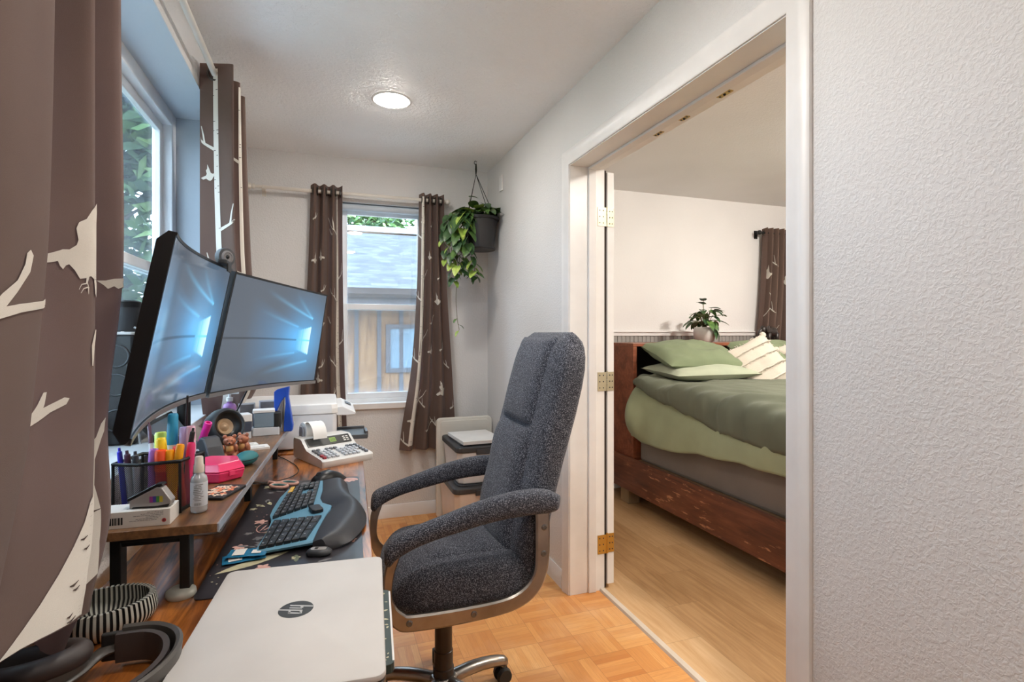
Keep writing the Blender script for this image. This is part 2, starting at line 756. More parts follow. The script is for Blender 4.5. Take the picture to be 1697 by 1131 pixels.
def stroke(pts, ws):
    """tapered polyline as a polygon in (s, t)"""
    L, R = [], []
    k = len(pts)
    for i in range(k):
        a, b = pts[max(i - 1, 0)], pts[min(i + 1, k - 1)]
        dx, dy = b[0] - a[0], b[1] - a[1]
        q = math.hypot(dx, dy) or 1
        w = ws[i] / 2 if isinstance(ws, (list, tuple)) else (ws / 2 * (1 - .75 * i / (k - 1)))
        L.append((pts[i][0] - dy / q * w, pts[i][1] + dx / q * w))
        R.append((pts[i][0] + dy / q * w, pts[i][1] - dx / q * w))
    return L + R[::-1]

# ------------------------------------------------------------ room shell
XL, XR, YB, YF, ZC = -.462, 1.083, 3.63, -1.3, 2.386
XB = 1.262            # bedroom face of the wall between the rooms
XE, YBB = 4.75, 3.73  # bedroom far sides
WY0, WY1, WZ0, WZ1 = .83, 2.66, .92, 2.18      # left window opening
BX0, BX1, BZ0, BZ1 = .062, .662, .77, 2.10     # back window opening
DY0, DY1, DZ = 1.022, 2.268, 2.03              # doorway

struct(MB().box((XL - .3, YF, -.06), (1.2386, YB + .2, 0)).build('floor', 'parquet'), 'honey coloured parquet floor of the office', 'floor')
struct(MB().box((1.2386, YF, -.06), (XE, YBB + .1, -.001)).build('floor_bedroom', 'vinyl planks'), 'light wood plank floor of the bedroom', 'floor')
struct(MB().box((XL - .3, YF, ZC), (1.17, YB + .2, ZC + .1)).build('ceiling', 'ceiling plaster'), 'white textured office ceiling', 'ceiling')
struct(MB().box((1.17, YF, ZC), (XE, YBB + .1, ZC + .1)).build('ceiling_bedroom', 'bedroom plaster'), 'white bedroom ceiling', 'ceiling')

w = MB()
xo = -.70
w.box((xo, YF, 0), (XL, WY0, ZC)).box((xo, WY1, 0), (XL, YB + .2, ZC))
w.box((xo, WY0, 0), (XL, WY1, WZ0)).box((xo, WY0, WZ1), (XL, WY1, ZC))
struct(w.build('wall_left', 'wall plaster'), 'grey textured wall holding the large side window', 'wall')
w = MB()
w.box((XL, YB, 0), (BX0, YB + .16, ZC)).box((BX1, YB, 0), (XR, YB + .16, ZC))
w.box((BX0, YB, 0), (BX1, YB + .16, BZ0)).box((BX0, YB, BZ1), (BX1, YB + .16, ZC))
struct(w.build('wall_back', 'wall plaster'), 'grey end wall of the office', 'wall')
w = MB()
w.box((XR, YF, 0), (XB, DY0 - .02, ZC)).box((XR, DY1 + .02, 0), (XB, YBB + .1, ZC)).box((XR, DY0 - .02, DZ + .02), (XB, DY1 + .02, ZC))
struct(w.build('wall_right', 'wall plaster'), 'grey textured wall with the wide bedroom doorway', 'wall')
struct(MB().box((XL - .3, YF - .1, 0), (XE, YF, ZC)).build('wall_front', 'wall plaster'), 'wall behind the camera', 'wall')
struct(MB().box((XB, YBB, 0), (XE, YBB + .1, ZC)).build('wall_bedroom_back', 'bedroom plaster'), 'white bedroom wall behind the headboard', 'wall')
struct(MB().box((XE, YF, 0), (XE + .1, YBB + .1, ZC)).build('wall_bedroom_right', 'bedroom plaster'), 'far side wall of the bedroom', 'wall')

# window reveal lining of the left window (painted board)
w = MB()
T = .006
w.box((-.625, WY0, WZ1 - T), (XL + .001, WY1, WZ1)).box((-.625, WY1 - T, WZ0), (XL + .001, WY1, WZ1 - T))
w.box((-.625, WY0, WZ0), (XL + .001, WY0 + T, WZ1 - T))
struct(w.build('trim_1', 'reveal paint'), 'pale blue-white lining of the side window recess', 'trim')
struct(MB().box((-.64, WY0, WZ0 - .02), (XL + .02, WY1, WZ0 + .004)).build('trim_2', 'white trim', bevel=.003), 'white sill of the side window', 'trim')


def window(name, label, plane, a0, a1, z0, z1, depth, screen=True, rail=None, fw=.05, inward=1):
    """hung window in the plane; plane=('X', x) or ('Y', y); a runs along the wall"""
    root = thing(name, label, 'window')
    del root['category']
    del root['label']
    struct(root, label, 'window')
    ax, q = plane

    def bx(mb, a, b, za, zb, d0, d1):
        if ax == 'X':
            mb.box((q - inward * d0, a, za), (q - inward * d1, b, zb))
        else:
            mb.box((a, q + inward * d0, za), (b, q + inward * d1, zb))
    f = MB()
    bx(f, a0, a0 + fw, z0, z1, -.0, depth)
    bx(f, a1 - fw, a1, z0, z1, -.0, depth)
    bx(f, a0 + fw, a1 - fw, z0, z0 + fw, 0, depth)
    bx(f, a0 + fw, a1 - fw, z1 - fw, z1, 0, depth)
    f.build('window_frame', 'white vinyl', root, bevel=.004)
    r = rail
    for nm, za, zb, d0 in (('upper_sash', r - .02, z1 - fw, .035), ('lower_sash', z0 + fw, r + .02, .012)):
        s_ = MB()
        sw = .038
        bx(s_, a0 + fw, a0 + fw + sw, za, zb, d0, d0 + .022)
        bx(s_, a1 - fw - sw, a1 - fw, za, zb, d0, d0 + .022)
        bx(s_, a0 + fw + sw, a1 - fw - sw, za, za + sw, d0, d0 + .022)
        bx(s_, a0 + fw + sw, a1 - fw - sw, zb - sw, zb, d0, d0 + .022)
        so = s_.build(nm, 'white vinyl', root, bevel=.003)
        g = MB()
        bx(g, a0 + fw + sw, a1 - fw - sw, za + sw, zb - sw, d0 + .009, d0 + .012)
        g.build('pane', 'glass pane', so)
    if screen:
        g = MB()
        za, zb = (z0 + fw, z1 - fw) if screen == 'full' else (z0 + fw, screen)
        bx(g, a0 + fw, a1 - fw, za, zb, depth - .012, depth - .0115)
        g.build('insect_screen', 'insect screen', root)
    return root


window('window_1', 'large white vinyl window in the left wall', ('X', -.62), WY0, WY1, WZ0, WZ1, .075, 'full', 1.49, .06)
wr = window('window_2', 'narrow white window in the end wall looking onto a neighbouring house', ('Y', YB + .05), BX0, BX1, BZ0, BZ1, .075, BZ1 - .17, 1.415, .028)
# screen frame bar seen near the top of the end window
MB().box((BX0 + .03, YB + .112, BZ1 - .178), (BX1 - .03, YB + .122, BZ1 - .166)).build('screen_bar', 'grey steel', wr)
# lining and sill of the end window
w = MB()
w.box((BX0, YB - .001, BZ1 - .004), (BX1, YB + .06, BZ1)).box((BX0, YB - .001, BZ0), (BX0 + .004, YB + .06, BZ1)).box((BX1 - .004, YB - .001, BZ0), (BX1, YB + .06, BZ1))
struct(w.build('trim_3', 'reveal paint'), 'shallow painted lining around the end window', 'trim')
struct(MB().box((BX0 - .02, YB - .025, BZ0 - .035), (BX1 + .02, YB + .06, BZ0 + .004)).build('trim_4', 'white trim', bevel=.004), 'white sill board of the end window', 'trim')

# rolled-up shade at the head of the end window
t = thing('roller_shade', 'pale rolled-up shade across the top of the end window', 'blind', (.36, YB + .025, BZ1 - .03))
MB().cyl((-.27, 0, 0), (.27, 0, 0), .022, n=20).build('roller', 'reveal paint', t, smooth=40)
MB().box((-.285, -.018, -.026), (-.271, .024, .03)).build('bracket', 'white vinyl', t)
MB().box((.271, -.018, -.026), (.285, .024, .03)).build('bracket', 'white vinyl', t)

# doorway: casings, jambs, stops
def casing_profile(wd=.07, th=.018):
    return [(0, 0), (wd, 0), (wd, th * .55), (wd - .012, th * .9), (wd - .022, th), (.03, th * .8), (.022, th * .62), (.006, th * .58), (0, th * .4)]


def casing(name, pts_in, label):
    """mitred three-sided casing on the office face of the right wall; pts are (y, z) of the inner edge"""
    pr = casing_profile()
    mb = MB()
    y0, y1, zt = pts_in
    rings = []
    for (y, z, dy, dz) in ((y0, 0, -1, 0), (y0, zt, -1, 1), (y1, zt, 1, 1), (y1, 0, 1, 0)):
        rings.append([(XR - b, y + dy * a, z + dz * a) for a, b in pr])
    mb.loft(rings)
    struct(mb.build(name, 'white trim', smooth=30), label, 'trim')


casing('trim_5', (DY0 - .004, DY1 + .004, DZ + .004), 'white moulded casing around the bedroom doorway')
w = MB()
jt = .02
w.box((XR - .002, DY1, 0), (XB + .002, DY1 + jt, DZ + jt)).box((XR - .002, DY0 - jt, 0), (XB + .002, DY0, DZ + jt)).box((XR - .002, DY0, DZ), (XB + .002, DY1, DZ + jt))
struct(w.build('trim_6', 'white gloss'), 'white jambs and head of the bedroom doorway', 'trim')
w = MB()
w.box((1.175, DY1 - .012, 0), (1.215, DY1, DZ)).box((1.175, DY0, 0), (1.215, DY0 + .012, DZ)).box((1.175, DY0 + .012, DZ - .012), (1.215, DY1 - .012, DZ))
struct(w.build('trim_7', 'white trim', bevel=.003), 'door stop strip inside the doorway', 'trim')
w = MB().prism([(1.236, .0), (1.242, .009), (1.262, .010), (1.272, .002), (1.272, -.001), (1.236, -.001)], -(DY1), -(DY0), Matrix(((1, 0, 0, 0), (0, 0, -1, 0), (0, 1, 0, 0), (0, 0, 0, 1))))
M('threshold vinyl', (206, 192, 176), .45)
struct(w.build('trim_8', 'threshold vinyl'), 'pale threshold strip between parquet and planks', 'trim')

# bedroom side casing
w = MB()
w.box((XB, DY1 + .055, 0), (XB + .014, DY1 + .10, DZ + .07)).box((XB, DY0 - .07, 0), (XB + .014, DY0 - .004, DZ + .07)).box((XB, DY0, DZ + .004), (XB + .014, DY1 + .055, DZ + .07))
struct(w.build('trim_9', 'white trim', bevel=.003), 'bedroom side casing of the doorway', 'trim')

M('gap shade brown', (52, 40, 34), .8)  # dark colour put in for the shade of the door gap
struct(MB().box((XB + .003, DY1 + .018, 0), (1.284, DY1 + .026, DZ)).build('gap_shade', 'gap shade brown'), 'dark strip painted as the shade in the gap behind the folded door leaf', 'trim')
# the two ball catches and strike under the door head
for i, (y, L) in enumerate(((1.42, .06), (1.63, .045), (1.79, .05))):
    c = thing('ball_catch', ['brass catch plate under the doorway head, nearest the camera', 'small brass catch plate in the middle of the doorway head', 'brass strike plate under the doorway head, farthest from the camera'][i], 'door catch', (1.239, y, DZ), 0, 'catch plates in the doorway head')
    MB().rbox((0, 0, -.0008), (.024, L, .0016), .004).build('plate', 'brass', c)
    MB().ball((0, 0, -.002), .005, 10, 6).build('catch_ball', 'matte black', c, smooth=60)
    for s_ in (-1, 1):
        MB().cyl((0, s_ * L * .36, -.0016), (0, s_ * L * .36, -.003), .004, n=10).build('screw', 'dark grey plastic', c)

# door leaf swung flat against the bedroom wall
dr = thing('door_1', 'x', 'x', (1.285, DY1 + .008, .02))
del dr['label'], dr['category']
struct(dr, 'white door leaf folded back into the bedroom', 'door')
d = MB()
d.box((0, 0, 0), (.036, .61, 2.0))
d.build('door_leaf', 'white gloss', dr, bevel=.002)
for zc, matn, lb in ((1.78, 'pale brass', 'dull pale hinge'), (.985, 'pale brass', 'dull pale hinge'), (.20, 'brass', 'shiny brass hinge')):
    M('pale brass', (196, 188, 160), .4, .7)
    M('brass bright', (214, 170, 88), .3, .9)
    h = MB()
    for x0, x1, yy in ((-.058, -.012, -.0096), (.001, .034, -.0016)):
        h.box((x0, yy - .0015, zc - .045), (x1, yy + .0015, zc + .045))
    ho = h.build('hinge', matn if matn != 'brass' else 'brass bright', dr)
    ho['label'] = lb
    kn = MB()
    for k in range(5):
        z0 = zc - .045 + k * .018
        kn.cyl((-.006, -.008, z0 + .0006), (-.006, -.008, z0 + .0174), .006, n=12)
    kn.cyl((-.006, -.008, zc + .045), (-.006, -.008, zc + .051), .0045, n=10)
    kn.build('hinge_barrel', matn if matn != 'brass' else 'brass bright', ho, smooth=40)
    sc_ = MB()
    for x, yy in ((-.048, -.0112), (-.028, -.0112), (.011, -.0032), (.025, -.0032)):
        for dz in (-.03, 0, .03):
            sc_.cyl((x, yy, zc + dz), (x, yy - .0012, zc + dz), .0032, n=8)
    sc_.build('hinge_screws', 'dark grey plastic', ho)
# the gap behind the leaf looks dark because of the painted shade strip

# baseboards
def baseboard(name, a, b, nrm, label, h=.085, th=.013):
    a, b = Vector((*a, 0)), Vector((*b, 0))
    n_ = Vector((*nrm, 0))
    pr = [(0, 0), (th, 0), (th, h * .72), (th * .75, h * .8), (th * .7, h * .9), (th * .35, h), (0, h)]
    mb = MB()
    mb.loft([[p + n_ * q + Vector((0, 0, z)) for q, z in pr] for p in (a, b)])
    struct(mb.build(name, 'white trim', smooth=30), label, 'baseboard')


baseboard('baseboard_back', (XL, YB), (XR, YB), (0, -1), 'white baseboard along the end wall')
baseboard('baseboard_right', (XR, DY1 + .075), (XR, YB), (-1, 0), 'white baseboard between the doorway and the end wall')
baseboard('baseboard_front', (XR, YF), (XR, DY0 - .075), (-1, 0), 'white baseboard on the wall beside the camera')
baseboard('baseboard_bedroom', (XB, YBB), (XE, YBB), (0, -1), 'white baseboard of the bedroom wall')

# wainscot behind the bed
M('wainscot grey', (150, 146, 142), .5)
w = MB().box((XB, YBB - .006, .085), (XE, YBB, 1.215))
x = XB + .02
while x < XE:
    w.box((x, YBB - .011, .085), (x + .030, YBB - .006, 1.215))
    x += .038
struct(w.build('trim_10', 'wainscot grey'), 'grey beadboard wainscot behind the bed', 'trim')
struct(MB().box((XB, YBB - .02, 1.215), (XE, YBB, 1.245)).box((XB, YBB - .03, 1.243), (XE, YBB, 1.255)).build('trim_11', 'white trim', bevel=.003), 'white cap rail above the beadboard', 'trim')

# recessed ceiling lights
for i, (x, y, e) in enumerate(CEIL_SPOTS):
    t = thing('ceiling_light', ['round recessed ceiling light near the end window', 'round recessed ceiling light over the chair', 'unseen round fill light added in the ceiling behind the camera'][i], 'ceiling light', (x, y, ZC), 0, 'recessed ceiling lights')
    MB().lathe([(.098, -.001), (.098, -.004), (.09, -.008), (.08, -.006), (.078, -.0015)], 40, caps=False).build('trim_ring', 'white gloss', t, smooth=60)
    dm = bpy.data.materials.new('lit diffuser')
    MATS['lit diffuser %d' % i] = dm
    N(dm)
    pb = dm.node_tree.nodes['Principled BSDF']
    pb.inputs['Base Color'].default_value = (.9, .9, .88, 1)
    pb.inputs['Emission Color'].default_value = (*LAMP_W, 1)
    pb.inputs['Emission Strength'].default_value = e * 12
    MB().lathe([(.078, -.0015), (.077, -.005), (.070, -.011), (.052, -.0165), (.028, -.0195), (.0001, -.020)], 32, caps=False).build('diffuser', 'lit diffuser %d' % i, t, smooth=80)
t = thing('ceiling_light', 'frosted dome ceiling light of the bedroom', 'ceiling light', (3.15, 1.9, ZC))
MB().lathe([(.13, 0), (.13, -.02), (.12, -.025)], 32).build('mounting_ring', 'brushed steel', t, smooth=40)
dm = bpy.data.materials.new('warm lit glass')
MATS['warm lit glass'] = dm
N(dm)
pb = dm.node_tree.nodes['Principled BSDF']
pb.inputs['Base Color'].default_value = (.9, .9, .88, 1)
pb.inputs['Emission Color'].default_value = (1, .93, .84, 1)
pb.inputs['Emission Strength'].default_value = 330
MB().lathe([(.118, -.022), (.11, -.05), (.08, -.075), (.04, -.088), (.001, -.092)], 32, caps=False).build('lamp_shade', 'warm lit glass', t, smooth=80)

t = thing('ceiling_light', 'unseen frosted dome light added to brighten the bedroom near the doorway', 'ceiling light', (2.0, .55, ZC))  # out-of-view lamp added to light the floor and bed side
MB().lathe([(.13, 0), (.13, -.02), (.12, -.025)], 32).build('mounting_ring', 'brushed steel', t, smooth=40)
d2 = dm.copy()
MATS['added dome glass'] = d2
d2.node_tree.nodes['Principled BSDF'].inputs['Emission Strength'].default_value = 190
MB().lathe([(.118, -.022), (.11, -.05), (.08, -.075), (.04, -.088), (.001, -.092)], 32, caps=False).build('lamp_shade', 'added dome glass', t, smooth=80)

# ------------------------------------------------------------ outdoors
M('grass ground', (92, 104, 70), .95, vary=22, vscale=3)
M('bark', (92, 80, 68), .95, vary=20, vscale=9)
for nm, c in (('leaf dark', (58, 84, 52)), ('leaf mid', (92, 124, 72)), ('leaf pale', (132, 158, 98))):
    m = M(nm, c, .7, vary=12, vscale=3)
    m.node_tree.nodes['Principled BSDF'].inputs['Transmission Weight'].default_value = .0
M('pale concrete', (186, 184, 178), .9, vary=8)
struct(MB().box((-4.2, -4, -.70), (-.72, 5.5, -.66)).box((-3, 3.9, -.70), (4, 7.8, -.66)).build('ground_bounce', 'pale concrete'), 'pale concrete slab added outside the windows to reflect daylight indoors', 'ground')  # added pale slab that bounces daylight up to the office ceiling
struct(MB().box((-30, -20, -.75), (30, 40, -.7)).build('ground', 'grass ground'), 'lawn outside the house', 'ground')


def tree(name, label, loc, h, r, n, seed, group='trees outside', leafsize=.22, conifer=False):
    rnd = random.Random(seed)
    root = thing(name, label, 'tree', loc, 0, group)
    tr = MB()
    pts = [(0, 0, 0), (.1, 0, h * .3), (-.05, .1, h * .6), (.05, 0, h * .95)]
    tr.tube(pts, [.22, .17, .1, .03], 8, sm=4)
    br = []
    for k in range(16):
        z = h * (.25 + .7 * k / 16)
        a = rnd.uniform(0, 2 * PI)
        q = r * (1 - .6 * k / 16) * rnd.uniform(.6, 1)
        e = (math.cos(a) * q, math.sin(a) * q, z + rnd.uniform(.2, .8))
        tr.tube([(0, 0, z), (e[0] * .5, e[1] * .5, z + .25), e], [.06, .04, .015], 5)
        br.append(e)
    tr.build('trunk', 'bark', root, smooth=60)
    lf = MB()
    for k in range(n):
        e = rnd.choice(br)
        while True:
            o = Vector((rnd.uniform(-1, 1), rnd.uniform(-1, 1), rnd.uniform(-1, 1)))
            if o.length < 1:
                break
        z = e[2] + o.z * h * .16
        c = Vector((e[0] * rnd.uniform(.3, 1.1) + o.x * r * .35, e[1] * rnd.uniform(.3, 1.1) + o.y * r * .35, z))
        a = Vector((rnd.gauss(0, 1), rnd.gauss(0, 1), rnd.gauss(0, 1) * .5)).normalized()
        b = a.cross(Vector((rnd.gauss(0, 1), rnd.gauss(0, 1), rnd.gauss(0, 1)))).normalized()
        q = leafsize * rnd.uniform(.5, 1.1)
        lf.mat(rnd.choice((0, 0, 1, 1, 2)))
        lf.add([c - a * q, c + b * q * .45 - a * q * .2, c + a * q, c - b * q * .45 - a * q * .1], [(0, 1, 2, 3)])
    lf.build('foliage', ['leaf dark', 'leaf mid', 'leaf pale'], root)


spots = [(-3.9, 10.2), (-7.2, 15.2), (-9.5, 24.), (-4.2, 28), (-13, 21)]
desc = ['leafy green tree filling the far half of the side window', 'second tree behind the leafy one in the side window',         'tall tree far back beyond the side window', 'distant tree left of the neighbouring roof', 'farthest broad tree outside the side window']
for i, (x, y) in enumerate(spots):
    tree('garden_tree', desc[i], (x, y, -.7), 8 + (i * 37 % 3), 2.3, 6500, 10 + i)
d2 = ['tree above the left end of the neighbouring roof', 'tree above the middle of the neighbouring roof', 'tree above the right end of the neighbouring roof', 'tall tree far behind the neighbouring roof']
for i, (x, y) in enumerate([(.6, 21.5), (5.4, 20.5), (10.2, 20.8), (2.8, 28.5)]):
    tree('backyard_tree', d2[i], (x, y, -.7), 11.5, 2.3, 5000, 30 + i, 'trees behind the neighbouring house')

# neighbouring house seen through the end window
def shingles():
    m = bpy.data.materials.new('asphalt shingles')
    MATS['asphalt shingles'] = m
    g = N(m)
    o = g.sep(g.P())
    r = g.math('DIVIDE', o[2], .055)
    fr = g.math('FLOOR', r)
    k = g.math('DIVIDE', g.math('ADD', o[0], g.math('MULTIPLY', g.math('SINE', g.math('MULTIPLY', fr, 7.3)), .5)), .21)
    fk = g.math('FLOOR', k)
    wnn = g.n('ShaderNodeTexWhiteNoise', noise_dimensions='3D')
    g.l(g.comb(fk, fr, 1.), wnn.inputs['Vector'])
    c = g.ramp(wnn.outputs[0], [(0, (78, 80, 84)), (.5, (98, 100, 104)), (1, (118, 120, 124))])
    e = g.fr(g.math('SUBTRACT', r, fr), 0, .22, 1, 0)
    e2 = g.fr(g.math('SUBTRACT', k, fk), 0, .06, 1, 0)
    c = g.mix(g.math('MULTIPLY', g.math('MAXIMUM', e, e2), .5), c, (42, 42, 46))
    c = g.mix(g.fr(g.noise(g.P(), 160, 2), .4, .6, 0, .3), c, (132, 134, 140))
    g.col(c)
    g.b.inputs['Roughness'].default_value = .9


shingles()
M('fascia brown', (70, 56, 50), .7)
M('board paint', (96, 92, 96), .8)
nb = thing('neighbouring_house', 'wood sided neighbouring house with a grey shingle roof outside the end window', 'house', (0, 9.0, -.7))
# local: wall plane y = 0, eave overhang toward the office
MB().box((-.7, 0, 0), (8, .2, 2.72)).box((-.7, .2, 0), (8, 6, 2.72)).build('wall', 'cedar siding', nb)
bt = MB()
x = -.66
while x < 8:
    bt.box((x, -.022, 0), (x + .065, 0, 2.62))
    x += .36
bt.build('battens', 'board paint', nb)
MB().prism([(-.62, 2.62), (-.62, 2.53), (6.0, 4.78), (6.0, 4.87)], -1.05, 8.4, Matrix(((0, 0, 1, 0), (1, 0, 0, 0), (0, 1, 0, 0), (0, 0, 0, 1)))).build('roof', 'asphalt shingles', nb)
MB().box((-1.05, -.66, 2.38), (8.4, -.60, 2.63)).build('fascia', 'fascia brown', nb)
MB().prism([(-.66, 2.60), (-.78, 2.60), (-.78, 2.53), (-.74, 2.48), (-.66, 2.48)], -1.05, 8.4, Matrix(((0, 0, 1, 0), (1, 0, 0, 0), (0, 1, 0, 0), (0, 0, 0, 1)))).build('gutter', 'fascia brown', nb)
MB().box((-1.05, -.6, 2.38), (8.4, 0, 2.41)).build('soffit', 'fascia brown', nb)
wd_ = MB().box((.92, -.05, 1.28), (.99, .0, 2.08)).box((1.61, -.05, 1.28), (1.68, 0, 2.08)).box((.99, -.05, 2.01), (1.61, 0, 2.08)).box((.99, -.05, 1.28), (1.61, 0, 1.35)).build('window_frame', 'board paint', nb)
M('far glass', (120, 140, 156), .15, coat=.5)
MB().box((.99, -.02, 1.35), (1.61, -.01, 2.01)).build('pane', 'far glass', wd_)

# ------------------------------------------------------------ office chair
DZT = .74      # desk top height
RZT = .885     # shelf top height

ch = thing('office_chair', 'dark grey tweed office chair with padded arms, drawn up to the desk', 'chair', (.40, 1.75, 0))


def lx(p):      # world to chair local
    return (p[0] - .40, p[1] - 1.75, p[2])


prof = [(.44, .555, .668), (.55, .548, .672), (.66, .565, .69), (.76, .592, .712), (.86, .612, .742), (.96, .638, .775), (1.06, .664, .802),
        (1.13, .684, .816), (1.18, .700, .819), (1.215, .716, .812), (1.235, .735, .797), (1.244, .758, .778)]


def prof_at(z):
    for i in range(len(prof) - 1):
        a, b = prof[i], prof[i + 1]
        if z <= b[0]:
            t = max(0, (z - a[0]) / (b[0] - a[0]))
            return a[1] + (b[1] - a[1]) * t, a[2] + (b[2] - a[2]) * t
    return prof[-1][1], prof[-1][2]


def super_ring(cx, cy, z, hx, hy, e=.45, n=36, bow=0):
    o = []
    for k in range(n):
        t = 2 * PI * k / n
        c, s = math.cos(t), math.sin(t)
        px = hx * math.copysign(abs(c) ** e, c)
        py = hy * math.copysign(abs(s) ** e, s)
        o.append(lx((cx + px - bow * (1 - (py / hy) ** 2), cy + py, z)))
    return o


back = MB()
rings = []
zs = [.44, .47, .52, .58, .66, .74, .82, .90, .98, 1.06, 1.12, 1.16, 1.19, 1.21, 1.225, 1.236, 1.242]
for z in zs:
    a, b = prof_at(z)
    hw = .228 + .012 * math.sin((z - .44) / .8 * PI)
    if z > 1.10:
        hw -= (1 - math.sqrt(max(0, 1 - ((z - 1.10) / .145) ** 2))) * .075
    if z > 1.2:
        q = (z - 1.2) / .045
        sh = (b - a) * .42 * q * q
        a += sh * .9
        b -= sh * .6
    if z < .5:
        a += (.5 - z) * .3
        b -= (.5 - z) * .3
    rings.append(super_ring((a + b) / 2, 1.765, z, (b - a) / 2, hw, .55))
back.loft(rings)
bo = back.build('backrest', 'tweed', ch, smooth=180)


def pad(name, z0, z1, y0, y1, proud, parent, round_top=False):
    mb = MB()
    nu, nv = 24, 24
    def fn(u, v, d):
        z = z0 + (z1 - z0) * v
        y = y0 + (y1 - y0) * u
        eu, ev = min(u, 1 - u) * 2, min(v, 1 - v) * 2
        q = (1 - (1 - eu) ** 5) * (1 - (1 - ev) ** 6)
        q = max(q, 0) ** .5
        zz = min(z, 1.243)
        a, b = prof_at(min(zz, 1.19))
        return a + .02 - (proud + .02) * q * d, y, z
    P1 = [[lx(fn(i / nu, j / nv, 1)) for i in range(nu + 1)] for j in range(nv + 1)]
    P0 = [[lx(fn(i / nu, j / nv, 0)) for i in range(nu + 1)] for j in range(nv + 1)]
    vs = [p for r in P1 for p in r]
    w_ = nu + 1
    fs = [(j * w_ + i, (j + 1) * w_ + i, (j + 1) * w_ + i + 1, j * w_ + i + 1) for j in range(nv) for i in range(nu)]
    mb.add(vs, fs)
    return mb.build(name, 'tweed', parent, smooth=180)


pad('head_cushion', .925, 1.224, 1.615, 1.925, .022, ch)
pad('lumbar_cushion', .50, .935, 1.60, 1.94, .030, ch)

# seat
seat = MB()
rings = []
for z, ins in ((.405, .035), (.415, .012), (.44, 0), (.475, -.004), (.505, .004), (.525, .02), (.537, .045), (.543, .085), (.545, .13)):
    hx, hy = .245 - ins, .228 - ins
    o = []
    for k in range(48):
        t = 2 * PI * k / 48
        c, s = math.cos(t), math.sin(t)
        px = hx * math.copysign(abs(c) ** .42, c)
        py = hy * math.copysign(abs(s) ** .5, s)
        zz = z + .012 * (abs(py) / .228) ** 2 * (z > .5) - (.03 * max(0, (-px - .13) / .11) ** 2 * (z > .46))
        o.append((px + .012, py, zz))
    rings.append(o)
seat.loft(rings)
seat.build('seat', 'tweed', ch, smooth=180)
sp2 = MB()


def seat_pad(u, v):
    x = -.115 + .29 * u
    y = -.15 + .30 * v
    eu, ev = min(u, 1 - u) * 2, min(v, 1 - v) * 2
    q = max((1 - (1 - eu) ** 5) * (1 - (1 - ev) ** 5), 0) ** .5
    return (x, y, .532 + .028 * q + .003 * math.sin(x * 30 + y * 12) * q)


sp2.grid(seat_pad, 22, 22)
sp2.build('seat_cushion', 'tweed', ch, smooth=180)
MB().rbox((.02, 0, .395), (.40, .38, .035), .06).build('seat_pan', 'black plastic', ch, smooth=40)

# metal arm frames, one per side
outer = [(.160, .610), (.150, .57), (.147, .52), (.149, .48), (.160, .440), (.180, .413), (.212, .398), (.315, .393), (.40, .394), (.48, .398), (.535, .406), (.582, .425), (.617, .457), (.637, .50), (.645, .55), (.647, .62), (.646, .69)]
inner = [(.192, .610), (.178, .57), (.172, .53), (.173, .50), (.184, .472), (.205, .452), (.224, .444), (.32, .440), (.40, .440), (.47, .442), (.52, .449), (.558, .465), (.584, .489), (.598, .52), (.601, .56), (.602, .62), (.602, .69)]


def arm_frame(y, sgn, name='arm_frame'):
    mb = MB()
    o = catmull([(p[0], p[1], 0) for p in outer], 4)
    i_ = catmull([(p[0], p[1], 0) for p in inner], 4)
    th = .012
    y0, y1 = y, y + sgn * th
    rings = []
    for a, b in zip(o, i_):
        e = .12
        A = a + (b - a) * e
        B = b + (a - b) * e
        rings.append([lx((a.x, y1, a.y)), lx((a.x, y0 + sgn * th * .35, a.y)), lx((A.x, y0, A.y)), lx((B.x, y0, B.y)), lx((b.x, y0 + sgn * th * .35, b.y)), lx((b.x, y1, b.y))])
    mb.loft(rings)
    fr_ = mb.build(name, 'brushed steel', ch, smooth=35)
    for (x, z) in ((.218, .424), (.405, .418), (.625, .565), (.627, .645)):
        b_ = MB()
        ax = (0, -sgn, 0)
        b_.lathe([(.0095, 0), (.0095, .0015), (.006, .003), (.0055, .0015), (.001, .0012)], 18, lx((x, y, z)), ax)
        b_.build('bolt', 'grey steel', fr_, smooth=30)
    return fr_


arm_frame(1.497, 1)
arm_frame(2.003, -1)
for y, s_ in ((1.497, 1), (2.003, -1)):
    mb = MB()
    top = [(.150, .600), (.160, .655), (.221, .682), (.324, .712), (.432, .742), (.546, .760), (.634, .757), (.683, .735)]
    bot = [(.165, .590), (.185, .610), (.255, .640), (.36, .662), (.47, .680), (.58, .686), (.645, .686), (.678, .697)]
    T_ = catmull([(a, b, 0) for a, b in top], 5)
    B_ = catmull([(a, b, 0) for a, b in bot], 5)
    rings = []
    k = len(T_)
    yc = y + s_ * .012
    for i, (a, b) in enumerate(zip(T_, B_)):
        f = i / (k - 1)
        c = (a + b) / 2
        h = (a - b) / 2
        wd = .033 * min(1, .55 + f * 6, .35 + (1 - f) * 9)
        ring = []
        for j in range(20):
            t = 2 * PI * j / 20
            cc, ss = math.cos(t), math.sin(t)
            q = h * (math.copysign(abs(ss) ** .7, ss))
            ring.append(lx((c.x + q.x, yc + wd * math.copysign(abs(cc) ** .8, cc), c.y + q.y)))
        rings.append(ring)
    mb.loft(rings)
    mb.build('armrest', 'tweed', ch, smooth=180)

